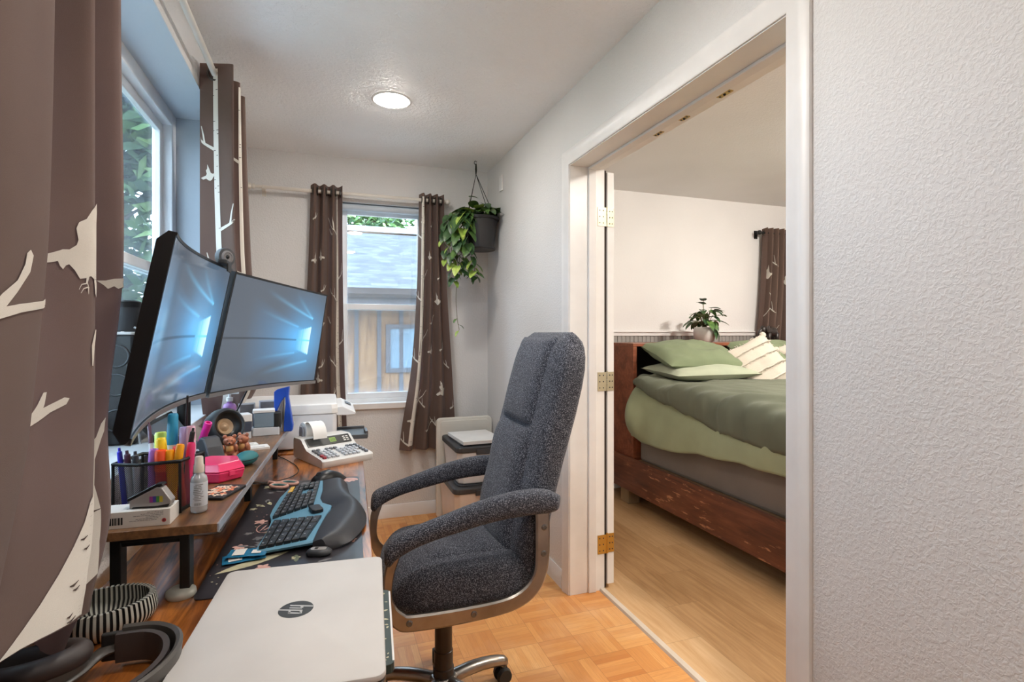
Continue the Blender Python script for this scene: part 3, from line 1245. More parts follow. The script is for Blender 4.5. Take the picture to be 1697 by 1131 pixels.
# gas column, star base, castors
MB().box((-.09, -.06, .345), (.11, .06, .378)).box((-.05, -.19, .36), (.05, .19, .38)).build('tilt_mechanism', 'matte black', ch, bevel=.006)
M('column brown', (46, 34, 28), .4, vary=6)
cx_ = -.032
MB().lathe([(.029, .36), (.029, .182), (.0315, .180), (.0315, .126), (.035, .124), (.035, .070)], 28, (cx_, 0, 0)).build('gas_column', 'column brown', ch, smooth=30)
MB().lathe([(.040, .100), (.046, .094), (.046, .058), (.038, .052)], 28, (cx_, 0, 0)).build('base_hub', 'brushed steel', ch, smooth=40)
for k in range(5):
    a = math.radians(10 + 72 * k)
    dx, dy = math.cos(a), math.sin(a)
    mb = MB()
    mb.tube([(cx_ + dx * .03, dy * .03, .080), (cx_ + dx * .10, dy * .10, .088), (cx_ + dx * .17, dy * .17, .086), (cx_ + dx * .225, dy * .215, .075), (cx_ + dx * .224, dy * .224, .058)],
            [.022, .0215, .020, .018, .014], 14, sm=5)
    leg = mb.build('base_leg', 'brushed steel', ch, smooth=50)
    cs = MB()
    c = Vector((cx_ + dx * .224, dy * .224, .028))
    side = Vector((-dy, dx, 0))
    MB().cyl(c + Vector((0, 0, .012)), c + Vector((0, 0, .050)), .008, n=12).cyl(c - side * .010, c + side * .010, .018, n=18).build('castor_stem', 'matte black', leg, smooth=40)
    for sg in (-1, 1):
        MB().cyl(c + side * (.011 * sg), c + side * (.026 * sg), .028, .024, n=22).build('castor_wheel', 'matte black', leg, smooth=40)

# ------------------------------------------------------------ desk, shelf and printer stand
DR = -math.radians(2.3)
dk = thing('desk', 'rustic brown wooden desk with a black steel frame along the window wall', 'desk', (.097, 1.237, 0), DR)
MB().box((-.515, -.97, DZT - .022), (0, 1.095, DZT)).build('desktop', 'rustic desk wood', dk, bevel=.002)
for x in (-.49, -.03):
    for y in (-.93, 1.05):
        MB().box((x - .02, y - .02, 0), (x + .02, y + .02, DZT - .022)).build('leg', 'black metal', dk, bevel=.002)
for y in (-.93, 1.05):
    MB().box((-.47, y - .015, DZT - .06), (-.05, y + .015, DZT - .022)).build('crossbar', 'black metal', dk)
MB().box((-.50, -.91, DZT - .06), (-.48, 1.03, DZT - .022)).build('rear_rail', 'black metal', dk)

RR = -math.radians(3.05)
rs = thing('desk_shelf', 'brown wooden raised desk shelf on black steel legs, running along the desk under the monitors', 'shelf', (-.193, 1.112, DZT), RR)
MB().box((-.205, 0, RZT - DZT - .016), (0, 1.215, RZT - DZT)).build('shelf_board', 'rustic edge wood', rs, bevel=.001)
M('clear edging', (150, 152, 160), .2, vary=6)
MB().box((.0, .0, RZT - DZT - .0155), (.0025, 1.215, RZT - DZT - .0005)).build('edge_strip', 'clear edging', rs)
for k, y in enumerate((.035, .625, 1.165)):
    lg = MB()
    lg.box((-.185, y, 0), (-.167, y + .028, .114)).box((-.072, y, 0), (-.055, y + .028, .114)).box((-.167, y + .004, .104), (-.072, y + .024, .129)).box((-.185, y, .112), (-.055, y + .028, .129))
    lg.build('leg_frame', 'black metal', rs, bevel=.0015)

ps = thing('printer_stand', 'small dark wooden stand under the white printer', 'table', (-.17, 2.66, 0))
MB().box((-.212, -.285, DZT - .02), (.215, .285, DZT)).build('tabletop', 'rustic desk wood', ps, bevel=.002)
for x in (-.19, .19):
    for y in (-.26, .26):
        MB().box((x - .015, y - .015, 0), (x + .015, y + .015, DZT - .02)).build('leg', 'black metal', ps)

# ------------------------------------------------------------ desk mat with a floral print
def blob(cx, cy, r, rnd, k=9, sq=.6, a0=None):
    a0 = rnd.uniform(0, PI) if a0 is None else a0
    o = []
    for i in range(k):
        t = 2 * PI * i / k
        q = r * rnd.uniform(.75, 1.15)
        x, y = q * math.cos(t), q * sq * math.sin(t)
        o.append((cx + x * math.cos(a0) - y * math.sin(a0), cy + x * math.sin(a0) + y * math.cos(a0)))
    return o


def petal(cx, cy, L, w, a):
    o = []
    for i in range(7):
        t = i / 6
        o.append((t * L, w * math.sin(PI * t) ** .8 / 2))
    for i in range(5, 0, -1):
        t = i / 6
        o.append((t * L, -w * math.sin(PI * t) ** .8 / 2))
    return [(cx + x * math.cos(a) - y * math.sin(a), cy + x * math.sin(a) + y * math.cos(a)) for x, y in o]


def flat(mb, poly, z):
    mb.add([(x, y, z) for x, y in poly], [tuple(range(len(poly)))])


M('mat charcoal', (54, 52, 57), .3, vary=6)
M('print pink', (206, 160, 148), .5, vary=14, vscale=40)
M('print cream', (188, 182, 150), .5, vary=14, vscale=40)
M('print grey', (112, 110, 112), .5, vary=10, vscale=40)
M('print green', (104, 112, 92), .5, vary=10, vscale=40)
mt = tag(bpy.data.objects.new('tmp', None), 'x', 'x')
bpy.data.objects.remove(mt)
mm = MB()
mm.rbox((-.175, .275, .0012), (.31, .80, .0024), .015, top=.0005)
rnd = random.Random(5)
Z = .0027
inside = lambda x, y: -.322 < x < -.03 and -.115 < y < .665
for k in range(95):
    x, y = rnd.uniform(-.31, -.04), rnd.uniform(-.11, .65)
    kind = rnd.random()
    if kind < .35:
        c = rnd.choice((1, 2, 3))
        n = 5
        R = rnd.uniform(.010, .02)
        a = rnd.uniform(0, 6)
        if inside(x - R, y - R) and inside(x + R, y + R):
            mm.mat(c)
            for q in range(n):
                flat(mm, petal(x, y, R, R * .6, a + q * 2 * PI / n), Z + .00003 * q)
    elif kind < .75:
        L = rnd.uniform(.02, .05)
        a = rnd.uniform(0, 6.3)
        if inside(x + L * math.cos(a), y + L * math.sin(a)):
            mm.mat(rnd.choice((2, 3, 3, 4)))
            flat(mm, petal(x, y, L, L * .28, a), Z + .0001)
    else:
        mm.mat(rnd.choice((1, 2)))
        for q in range(5):
            r = rnd.uniform(.0012, .003)
            xx, yy = x + rnd.uniform(-.03, .03), y + rnd.uniform(-.03, .03)
            if inside(xx, yy):
                flat(mm, blob(xx, yy, r, rnd), Z + .0002)
# the two larger motifs beside the keyboard
mm.mat(1)
a0 = 1.35
for q in range(5):
    flat(mm, petal(-.052, .66, .055 - .004 * abs(q - 2), .022, -2.2 + q * .32), Z + .0002 + q * .00004)
mm.mat(1)
ell = [(.021 * math.cos(t * PI / 12), .036 * math.sin(t * PI / 12)) for t in range(24)]
for i in range(24):
    a, b = ell[i], ell[(i + 1) % 24]
    mm.add([(-.255 + a[0], .235 + a[1], Z + .0002), (-.255 + b[0], .235 + b[1], Z + .0002), (-.255 + b[0] * .9, .235 + b[1] * .93, Z + .0002), (-.255 + a[0] * .9, .235 + a[1] * .93, Z + .0002)], [(0, 1, 2, 3)])
flat(mm, petal(-.266, .21, .05, .004, 1.3), Z + .0003)
flat(mm, petal(-.258, .215, .036, .004, 1.0), Z + .0003)
mm.mat(2)
flat(mm, petal(-.315, -.02, .16, .03, .55), Z + .0002)
mo = mm.build('desk_mat', ['mat charcoal', 'print pink', 'print cream', 'print grey', 'print green'], loc=(.097, 1.237, DZT + .0002), rz=DR)
tag(mo, 'charcoal floral desk mat under the keyboard', 'desk mat')

# ------------------------------------------------------------ laptop and notebook
LR = -math.radians(4.6)
nbk = thing('notebook', 'dark green flowered notebook sticking out from under the silver laptop', 'notebook', (.003, .915, DZT + .0003), LR)
M('notebook green', (40, 58, 56), .5)
mb = MB()
mb.rbox((0, 0, .007), (.20, .235, .014), .01, top=.001)
mb.mat(1)
for k in range(46):
    x, y = rnd.uniform(.055, .093), rnd.uniform(-.108, .108)
    flat(mb, blob(x, y, rnd.uniform(.0018, .0045), rnd), .01412)
mb.mat(2).box((.0975, -.108, .0005), (.1005, .108, .0145))
mb.build('cover', ['notebook green', 'print cream', 'white trim'], nbk)
MB().rbox((0, 0, .0072), (.1985, .2335, .009), .009, top=.001).build('pages', 'white trim', nbk)

lp = thing('laptop', 'closed silver laptop with a dark round logo on its lid', 'laptop', (-.052, .937, DZT + .0146), LR)
LW, LL = .287, .395
MB().rbox((0, 0, .0085), (LW, LL, .013), .016, n=5).build('base', 'grey steel', lp, smooth=40)
MB().rbox((0, 0, .0205), (LW, LL, .0095), .016, n=6, top=.003).build('lid', 'silver lid', lp, smooth=40)
M('logo dark', (66, 66, 64), .3)
M('logo silver', (200, 199, 196), .3, .3)
lg = MB()
R = .0275
lcx, lcy, lz = .002, .014, .02535
ring = []
flat(lg, [(lcx + R * math.cos(t * PI / 24), lcy + R * math.sin(t * PI / 24)) for t in range(48)], lz)
lg.mat(1)


def hpq(a0, b0, a1, b1):
    """rectangle in logo space: a = reading direction (-y), b = up (+x), slanted"""
    sk = .30
    pts = []
    for a, b in ((a0, b0), (a1, b0), (a1, b1), (a0, b1)):
        aa = a + sk * b
        q = math.hypot(aa, b)
        if q > .985:
            aa, b = aa / q * .985, b / q * .985
        pts.append((lcx + b * R, lcy - aa * R))
    flat(lg, pts[::-1], lz + .0002)


hpq(-.50, -.40, -.34, .99)
hpq(-.34, .24, -.16, .40)
hpq(-.20, -.40, -.05, .34)
hpq(.06, -.99, .21, .40)
hpq(.21, .26, .50, .40)
hpq(.21, -.40, .50, -.27)
hpq(.40, -.38, .55, .36)
lg.build('logo', ['logo dark', 'logo silver'], lp)

# ------------------------------------------------------------ curtains
#CLOTH-BEGIN
class Cloth:
    """hanging cloth: levels = [(z, [(x, y), ...]), ...] from top to bottom, every level with the same number of points"""
    def __init__(s, levels, n=8, width=None):
        s.L = []
        for z, pts in levels:
            s.L.append((z, [(p[0], p[1]) for p in catmull([(a, b, 0) for a, b in pts], n)]))
        s.k = len(s.L[0][1])
        pl = s.L[0][1]
        s.acc = [0]
        for i in range(s.k - 1):
            s.acc.append(s.acc[-1] + math.hypot(pl[i + 1][0] - pl[i][0], pl[i + 1][1] - pl[i][1]))
        s.W = s.acc[-1]

    def idx(s, a):
        a = min(max(a, 0), s.W - 1e-6)
        lo, hi = 0, s.k - 1
        while hi - lo > 1:
            m_ = (lo + hi) // 2
            if s.acc[m_] <= a:
                lo = m_
            else:
                hi = m_
        return lo, (a - s.acc[lo]) / (s.acc[lo + 1] - s.acc[lo])

    def at(s, a, z):
        i, f = s.idx(a)
        L = s.L

        def pt(j):
            p, q = L[j][1][i], L[j][1][i + 1]
            return (p[0] + (q[0] - p[0]) * f, p[1] + (q[1] - p[1]) * f)
        if z >= L[0][0]:
            x, y = pt(0)
            return (x, y, z)
        for j in range(len(L) - 1):
            if z >= L[j + 1][0] or j == len(L) - 2:
                t = (L[j][0] - z) / (L[j][0] - L[j + 1][0])
                t = min(max(t, 0), 1.2)
                a0, a1 = pt(max(j - 1, 0)), pt(j)
                b0, b1 = pt(j + 1), pt(min(j + 2, len(L) - 1))
                o = []
                for q in (0, 1):
                    p0, p1, p2, p3 = a0[q], a1[q], b0[q], b1[q]
                    o.append(.5 * ((2 * p1) + (p2 - p0) * t + (2 * p0 - 5 * p1 + 4 * p2 - p3) * t * t + (p3 - p0 + 3 * (p1 - p2)) * t ** 3))
                return (o[0], o[1], z)


NEAR = Cloth([
    (2.29, [(-.455, .48), (-.35, .56), (-.455, .64), (-.35, .71), (-.335, .80), (-.342, .868), (-.445, .90), (-.445, .935), (-.337, .985), (-.44, 1.012), (-.44, 1.035), (-.335, 1.083), (-.42, 1.12), (-.43, 1.17)]),
    (1.75, [(-.455, .48), (-.35, .56), (-.45, .64), (-.345, .70), (-.335, .80), (-.345, .868), (-.44, .90), (-.44, .935), (-.337, .985), (-.44, 1.012), (-.44, 1.035), (-.335, 1.085), (-.42, 1.12), (-.43, 1.17)]),
    (1.35, [(-.455, .46), (-.35, .52), (-.44, .60), (-.345, .66), (-.325, .76), (-.340, .838), (-.41, .86), (-.385, .91), (-.338, .985), (-.44, 1.008), (-.44, 1.04), (-.335, 1.095), (-.42, 1.14), (-.43, 1.18)]),
    (1.10, [(-.455, .42), (-.35, .48), (-.44, .55), (-.335, .60), (-.320, .69), (-.335, .78), (-.39, .81), (-.37, .88), (-.335, .975), (-.42, 1.0), (-.44, 1.03), (-.352, 1.078), (-.42, 1.13), (-.43, 1.18)]),
    (.93, [(-.455, .38), (-.35, .44), (-.43, .50), (-.335, .54), (-.315, .62), (-.330, .70), (-.37, .75), (-.36, .82), (-.330, .945), (-.40, .965), (-.42, 1.0), (-.341, 1.056), (-.42, 1.10), (-.43, 1.17)]),
    (.79, [(-.455, .34), (-.35, .40), (-.42, .45), (-.335, .49), (-.31, .56), (-.325, .63), (-.35, .67), (-.345, .75), (-.325, .875), (-.37, .91), (-.40, .96), (-.36, 1.03), (-.435, 1.09), (-.445, 1.15)]),
], 8)
#CLOTH-END
BIRD = [(0, 0), (.012, .014), (.010, .04), (.022, .052), (.030, .085), (.036, .05), (.040, .020), (.052, .010), (.064, .012), (.074, .006), (.066, -.004), (.052, -.014),
        (.038, -.034), (.024, -.040), (.012, -.034), (.0, -.020), (-.022, -.026), (-.034, -.012), (-.018, -.004)]


def mirror(poly):
    return [(-a, b) for a, b in poly][::-1]


def place(poly, a, z, s=1, rot=0):
    c, q = math.cos(rot), math.sin(rot)
    return [(a + (x * c - y * q) * s, z + (x * q + y * c) * s) for x, y in poly]


def branch(a, z, side, L, rnd=None, w=.012, tilt=.9):
    """twig rising from the trunk with a side shoot"""
    p = [(a, z), (a + side * L * .35, z + L * .22 * tilt), (a + side * L * .7, z + L * .55 * tilt), (a + side * L, z + L * 1.0 * tilt)]
    q = [p[1], (p[1][0] + side * L * .05, p[1][1] + L * .35), (p[1][0] + side * L * .12, p[1][1] + L * .7)]
    return [stroke(p, [w, w * .75, w * .5, w * .25]), stroke(q, [w * .6, w * .45, w * .2])]


def trunk(a, z0, z1, w, lean=0, bend=0):
    pts = []
    n = 12
    for i in range(n + 1):
        t = i / n
        pts.append((a + lean * t + bend * math.sin(t * 5), z0 + (z1 - z0) * t))
    return stroke(pts, [w * (1 - .35 * i / n) for i in range(n + 1)]), pts


def bark(pts, w, rnd, n=26):
    o = []
    for k in range(n):
        p = pts[int(rnd.uniform(0, len(pts) - 1))]
        q = pts[min(pts.index(p) + 1, len(pts) - 1)]
        t = rnd.random()
        a = p[0] + (q[0] - p[0]) * t + rnd.choice((-1, 1)) * w * rnd.uniform(.1, .3)
        z = p[1] + (q[1] - p[1]) * t
        L = w * rnd.uniform(.15, .32)
        o.append([(a - L / 2, z - .0008), (a + L / 2, z + .0006), (a + L / 2, z + .0026), (a - L / 2, z + .0016)])
    return o


M('print mark', (74, 60, 54), .9)
M('grommet metal', (86, 82, 78), .35, .9)


def curtain(name, label, cloth, z1, z0, prints, marks, group, rings=(), ring_z=None, side=1, da=.008, dz=.02, off=.0018, drop=None, axis=None, fine=False):
    """cloth mesh with its printed pattern in one mesh, plus eyelets"""
    mb = MB()
    na = int(cloth.W / da)
    nz = int((z1 - z0) / dz)

    def bottom(a):
        return z0 if drop is None else drop(a)

    def P(a, z):
        return Vector(cloth.at(a, z))

    def nrm(a, z):
        e = .003
        d1 = P(a + e, z) - P(a - e, z)
        d2 = P(a, z + .01) - P(a, z - .01)
        n_ = d1.cross(d2)
        return n_.normalized() * side
    mb.grid(lambda u, v: tuple(P(u * cloth.W, z1 + (bottom(u * cloth.W) - z1) * v)), na, nz)
    for layer, polys, o in ((1, prints, off), (2, marks, off * 1.7)):
        mb.mat(layer)
        for poly in polys:
            vs, fs = poly_fill(poly, (.004 if fine else .012) if layer == 1 else .004, .008)
            pts = []
            for a, z in vs:
                a = min(max(a, .004), cloth.W - .004)
                z = min(max(z, z0 + .004), z1 - .002)
                pts.append(P(a, z) + nrm(a, z) * o)
            mb.add(pts, fs)
    ob = mb.build(name, ['curtain cloth', 'curtain print', 'print mark'], smooth=180)
    tag(ob, label, 'curtain', group)
    for (x, y) in rings:
        r = MB()
        ax = axis or (0, 1, 0)
        u, w_ = frame_of(ax)
        c = Vector((x, y, ring_z))
        pts = [c + (u * math.cos(t * PI / 12) + w_ * math.sin(t * PI / 12)) * .0235 for t in range(24)]
        r.tube(pts, .0045, 8, closed=True)
        g_ = r.build('grommet', 'grommet metal', ob, smooth=180)
    return ob


def generic_prints(cloth, z0, z1, trunks, birds, twigs, seed):
    rnd = random.Random(seed)
    pr, mk = [], []
    for (a, w, lean) in trunks:
        p, pts = trunk(a, z0 + .01, z1 - .01, w, lean, .004)
        pr.append(p)
        mk += bark(pts, w, rnd, 40)
        for k in range(7):
            t = .08 + k * .13
            side = 1 if k % 2 else -1
            i = int(t * 12)
            pr += branch(pts[i][0] + side * w * .3, pts[i][1], side, rnd.uniform(.07, .12), w=.012)
    for (a, z, s, fl, r) in birds:
        pr.append(place(BIRD if fl > 0 else mirror(BIRD), a, z, s, r))
    for (a, z, side, L) in twigs:
        pr += branch(a, z, side, L)
    return pr, mk


# --- near panel of the side window
nr_pr, nr_mk = [], []
nr_pr += [
    [(.440, 1.262), (.458, 1.282), (.478, 1.298), (.488, 1.318), (.489, 1.331), (.495, 1.336), (.501, 1.330), (.498, 1.310), (.480, 1.285), (.460, 1.262), (.44, 1.25)],
    [(.440, 1.258), (.460, 1.267), (.486, 1.272), (.535, 1.279), (.556, 1.283), (.557, 1.275), (.538, 1.270), (.492, 1.263), (.46, 1.255), (.44, 1.245)],
    [(.722, 1.345), (.738, 1.352), (.756, 1.358), (.764, 1.361), (.776, 1.362), (.790, 1.370), (.794, 1.378), (.791, 1.395), (.797, 1.405), (.812, 1.412), (.822, 1.425), (.836, 1.44),
     (.8375, 1.41), (.8375, 1.365), (.8375, 1.32), (.833, 1.294), (.829, 1.300), (.826, 1.322), (.818, 1.326), (.806, 1.322), (.794, 1.320), (.784, 1.332), (.774, 1.340), (.768, 1.338), (.762, 1.332), (.757, 1.336), (.754, 1.343), (.742, 1.340), (.73, 1.338)],
    stroke([(.815, 1.33), (.809, 1.316), (.812, 1.309), (.801, 1.306), (.795, 1.299)], .0035), stroke([(.811, 1.33), (.807, 1.314), (.797, 1.312), (.791, 1.304)], .003), stroke([(.812, 1.309), (.812, 1.298)], .003),
    [(1.060, 1.328), (1.072, 1.329), (1.084, 1.333), (1.108, 1.337), (1.112, 1.335), (1.112, 1.320), (1.104, 1.318), (1.098, 1.321), (1.090, 1.316), (1.084, 1.320), (1.076, 1.315), (1.07, 1.321)],
    [(.60, 1.06), (.64, 1.10), (.70, 1.128), (.735, 1.140), (.762, 1.148), (.772, 1.146), (.766, 1.138), (.738, 1.130), (.71, 1.115), (.66, 1.085), (.62, 1.045)],
    [(.708, 1.125), (.718, 1.142), (.726, 1.158), (.731, 1.158), (.728, 1.142), (.722, 1.125)],
    stroke([(.831, 1.245), (.823, 1.22), (.822, 1.19)], [.003, .008, .003]),
    [(1.040, .86), (1.052, .93), (1.056, .99), (1.060, 1.03), (1.066, 1.052), (1.078, 1.066), (1.086, 1.088), (1.092, 1.097), (1.090, 1.075), (1.082, 1.052), (1.074, 1.03), (1.070, .99), (1.078, .95), (1.08, .90), (1.09, .85), (1.05, .83)],
    [(.8335, 1.00), (.836, .965), (.836, .93), (.834, .90), (.838, .86), (.838, .845), (.704, .863), (.728, .878), (.75, .893), (.775, .915), (.797, .94), (.815, .965), (.825, .99)],
]
rnd = random.Random(4)
for (a_, z_) in ((.815, .945), (.822, .93), (.806, .893), (.812, .886), (.808, .858), (.812, .852), (1.065, .95)):
    L_ = rnd.uniform(.010, .026)
    nr_mk.append(stroke([(a_ - L_ / 2, z_), (a_, z_ - .0015), (a_ + L_ / 2, z_ + .001)], [.001, .003, .001]))
curtain('curtain', 'brown birch-and-bird print curtain closest to the camera, in front of the side window', NEAR, 2.285, .79, nr_pr, nr_mk, 'brown curtains with pale birch and bird print', side=1,
        rings=[(-.406, y) for y in (.52, .60, .675, .885, .96, 1.0, 1.055, 1.10)], ring_z=2.23, dz=.02, fine=True, drop=lambda a: .843 + .14 * max(0, .838 - a) - .05 * min(1, max(0, (a - .84) / .05)) - .10 * min(1, max(0, (a - 1.14) / .02)))

# --- far panel of the side window
FARL = Cloth([
    (2.275, [(-.458, 2.30), (-.405, 2.285), (-.338, 2.27), (-.405, 2.335), (-.455, 2.36), (-.40, 2.40), (-.338, 2.43), (-.40, 2.47), (-.455, 2.50), (-.40, 2.54), (-.338, 2.57), (-.45, 2.61)]),
    (1.60, [(-.458, 2.30), (-.40, 2.30), (-.332, 2.27), (-.40, 2.34), (-.455, 2.37), (-.40, 2.42), (-.330, 2.47), (-.40, 2.50), (-.455, 2.53), (-.40, 2.58), (-.325, 2.65), (-.45, 2.70)]),
    (1.0, [(-.455, 2.30), (-.38, 2.31), (-.30, 2.28), (-.37, 2.36), (-.44, 2.40), (-.38, 2.45), (-.31, 2.52), (-.38, 2.55), (-.44, 2.58), (-.38, 2.64), (-.305, 2.73), (-.44, 2.80)]),
    (.80, [(-.45, 2.38), (-.43, 2.40), (-.412, 2.42), (-.43, 2.44), (-.445, 2.46), (-.43, 2.50), (-.412, 2.55), (-.43, 2.60), (-.445, 2.64), (-.43, 2.70), (-.412, 2.78), (-.44, 2.84)]),
    (.30, [(-.45, 2.42), (-.43, 2.43), (-.414, 2.45), (-.43, 2.47), (-.445, 2.49), (-.43, 2.54), (-.414, 2.58), (-.43, 2.64), (-.445, 2.68), (-.43, 2.75), (-.414, 2.80), (-.44, 2.86)])], 8)
pr, mk = generic_prints(FARL, .4, 2.26, [(.062, .026, .0), (.40, .03, .02)], [(.020, 1.84, .5, 1, .2), (.30, 1.5, .8, -1, 0), (.21, 1.1, .6, 1, 0)],
                        [(.01, 1.36, 1, .09), (.25, 2.0, 1, .1), (.30, 1.2, -1, .1)], 3)
curtain('curtain', 'brown birch-and-bird print curtain bunched at the far end of the side window, behind the monitors', FARL, 2.27, .34, pr, mk, 'brown curtains with pale birch and bird print',
        rings=[(-.406, y) for y in (2.287, 2.335, 2.395, 2.47, 2.535, 2.59)], ring_z=2.23)


def wave(x0, x1, y, amp, n, phase=0, jit=0, seed=1):
    rnd = random.Random(seed)
    o = []
    for i in range(n):
        t = i / (n - 1)
        o.append((x0 + (x1 - x0) * t + rnd.uniform(-jit, jit) * (0 < i < n - 1), y + amp * (1 if (i + phase) % 2 else -1)))
    return o


# --- end window, left and right panels (toward the room is -y)
BL = Cloth([(2.18, wave(-.098, .092, 3.555, .030, 8, 1)), (1.6, wave(-.115, .094, 3.555, .030, 8, 1, .003, 2)), (1.0, wave(-.150, .105, 3.55, .032, 8, 1, .005, 3)), (.42, wave(-.175, .125, 3.55, .034, 8, 1, .008, 4))], 8)
W8 = BL.W / 7
FACE = lambda k: W8 * k       # control points: odd ones face the room
tr_ = BL.W - W8 * 1.05
pr, mk = generic_prints(BL, .45, 2.16, [(tr_, .034, -.004)], [(W8 * 1.0, 1.70, .62, 1, -.1), (W8 * 2.95, 1.72, .62, -1, .1), (W8 * 3.0, .95, .6, -1, 0), (W8 * 1.0, .80, .6, 1, 0), (W8 * 2.9, 1.30, .5, 1, 0)],
                        [(W8 * .8, 1.95, 1, .05), (W8 * 4.9, 1.86, -1, .05), (W8 * 2.9, 1.5, 1, .05), (W8 * .9, 1.25, 1, .06), (W8 * 2.8, 1.02, 1, .06), (W8 * .8, 1.02, 1, .06), (W8 * 4.9, .84, 1, .06), (W8 * 3.0, .66, -1, .06), (W8 * 4.8, 1.30, -1, .05)], 7)
curtain('curtain', 'brown birch-and-bird print curtain on the left side of the end window, behind the printer', BL, 2.174, .42, pr, mk, 'brown curtains with pale birch and bird print', side=1,
        rings=[(x, 3.555) for x in (-.085, -.057, -.03, -.003, .024, .051, .078)], ring_z=2.132, axis=(1, 0, 0))
BR = Cloth([(2.18, wave(.586, .745, 3.555, .030, 8, 1)), (1.55, wave(.572, .765, 3.557, .030, 8, 1, .003, 5)), (1.0, wave(.535, .80, 3.562, .032, 8, 1, .006, 6)), (.45, wave(.455, .83, 3.568, .030, 8, 1, .01, 8))], 8)
W9 = BR.W / 7
pr, mk = generic_prints(BR, .48, 2.16, [(W9 * 1.12, .032, -.012)], [(W9 * .9, 1.99, .6, 1, 0), (W9 * 5, 1.46, .75, -1, .2), (W9 * 3, 1.12, .6, 1, 0), (W9 * 4.9, .84, .85, 1, .3), (W9 * 3.0, 1.75, .5, -1, 0), (W9 * .8, .66, .6, 1, 0)],
                        [(W9 * 4.8, 1.60, 1, .06), (W9 * 3.0, 1.30, 1, .07), (W9 * 6.4, .72, 1, .08), (W9 * 2.8, .74, -1, .07), (W9 * 6.6, 1.0, -1, .06), (W9 * 3, .58, 1, .08), (W9 * 4.9, 1.12, 1, .06), (W9 * 5, .60, -1, .08), (W9 * 3, 1.95, 1, .05)], 9)
curtain('curtain', 'brown birch-and-bird print curtain on the right side of the end window, behind the hanging plant', BR, 2.174, .455, pr, mk, 'brown curtains with pale birch and bird print', side=1,
        rings=[(x, 3.555) for x in (.598, .62, .643, .666, .688, .711, .734)], ring_z=2.132, axis=(1, 0, 0))

# rods
r = thing('curtain_rod', 'cream curtain rod above the end window', 'curtain rod', (.16, 3.555, 2.132))
MB().cyl((-.575, 0, 0), (.585, 0, 0), .0095, n=14).build('rod', 'rod white', r, smooth=40)
MB().cyl((-.43, 0, 0), (.585, 0, 0), .0115, n=14).build('outer_rod', 'rod white', r, smooth=40)
for x, s_ in ((-.575, -1), (.585, 1)):
    f = MB().cyl((x, 0, 0), (x + s_ * .012, 0, 0), .016, n=16)
    f.ball((x + s_ * .03, 0, 0), .019, 16, 10)
    f.build('finial', 'rod white', r, smooth=50)
for x in (-.53, .54):
    b = MB().box((x - .007, .0, -.006), (x + .007, .075, .006)).box((x - .012, .069, -.04), (x + .012, .0745, .03))
    b.tube([(x, .016, -.004), (x, .012, -.016), (x, 0, -.018), (x, -.014, -.012), (x, -.016, .002)], .004, 8, sm=3)
    b.build('bracket', 'rod white', r)
r = thing('curtain_rod', 'white curtain rod running above the side window', 'curtain rod', (-.406, 1.4, 2.23))
MB().cyl((0, -1.05, 0), (0, 1.22, 0), .011, n=16).build('rod', 'rod white', r, smooth=40)
for y, s_ in ((-1.05, -1), (1.22, 1)):
    f = MB().cyl((0, y, 0), (0, y + s_ * .012, 0), .016, n=16)
    f.ball((0, y + s_ * .028, 0), .018, 16, 10)
    f.build('finial', 'rod white', r, smooth=50)
for y in (-.6, 1.20):
    MB().box((-.050, y - .006, -.006), (-.0, y + .006, .006)).box((-.055, y - .012, -.04), (-.05, y + .012, .03)).tube([(-.012, y, -.004), (-.004, y, -.017), (.010, y, -.014), (.016, y, 0)], .004, 8, sm=3).build('bracket', 'rod white', r)

# ------------------------------------------------------------ monitors
def wallpaper(x, y):
    """desktop picture shown on both screens: a lit four-pane window sending beams to the left; x, y in 0..1"""
    base = Vector((.066, .083, .106)) * (1.0 + .25 * (1 - abs(y - .5) * 1.2))
    asp = .60
    cx, cy = .82, .46
    X, Y = x, y * asp
    CY = cy * asp
    r = math.hypot(X - cx, Y - CY)
    c = base + Vector((.02, .27, .56)) * math.exp(-(r / .20) ** 2) * .85
    # soft fan of light to the left
    q = cx - X
    if q > -.03:
        f = (Y - CY) / (.075 + max(q, 0) * .30)
        if abs(f) < 1.2:
            c += Vector((.008, .155, .34)) * max(0, 1 - max(q, 0) / .62) * .95 * max(0, 1 - abs(f) ** 3)
    # straight rims of the beams
    for (x0, y0, x1, y1, w_, k) in ((.885, .150, .33, .285, .006, .55), (.885, .150, .66, .30, .007, .35), (.74, .085, .30, .165, .005, .35), (.885, -.140, .40, -.215, .006, .5), (.74, -.085, .30, -.125, .005, .28)):
        dx, dy = x1 - x0, y1 - y0
        t = ((X - x0) * dx + (Y - CY - y0) * dy) / (dx * dx + dy * dy)
        if 0 < t < 1:
            d = abs((X - x0) * dy - (Y - CY - y0) * dx) / math.hypot(dx, dy)
            ww = w_ * (1 + 1.5 * t)
            c += Vector((.10, .48, .75)) * math.exp(-(d / ww) ** 2) * k * (1 - t) ** 1.2
    # the four panes, in perspective
    px = (x - .735) / .15
    if 0 < px < 1:
        h = (.060 + .038 * px)
        py = (Y - CY) / h
        if abs(py) < 1:
            line = abs(px - .42) < .03 or abs(py) < .08 or px < .03 or px > .97 or abs(py) > .95
            c = c * .6 + (Vector((.15, .62, .85)) if line else Vector((.10 + .62 * px, .55 + .36 * px, .84 + .08 * px))) * (.85 if line else .8) * (.35 + .65 * px)
    if abs(y - cy) < .006 and x < .74:
        c = c * .5
    return (min(c.x, 1), min(c.y, 1), min(c.z, 1), 1)


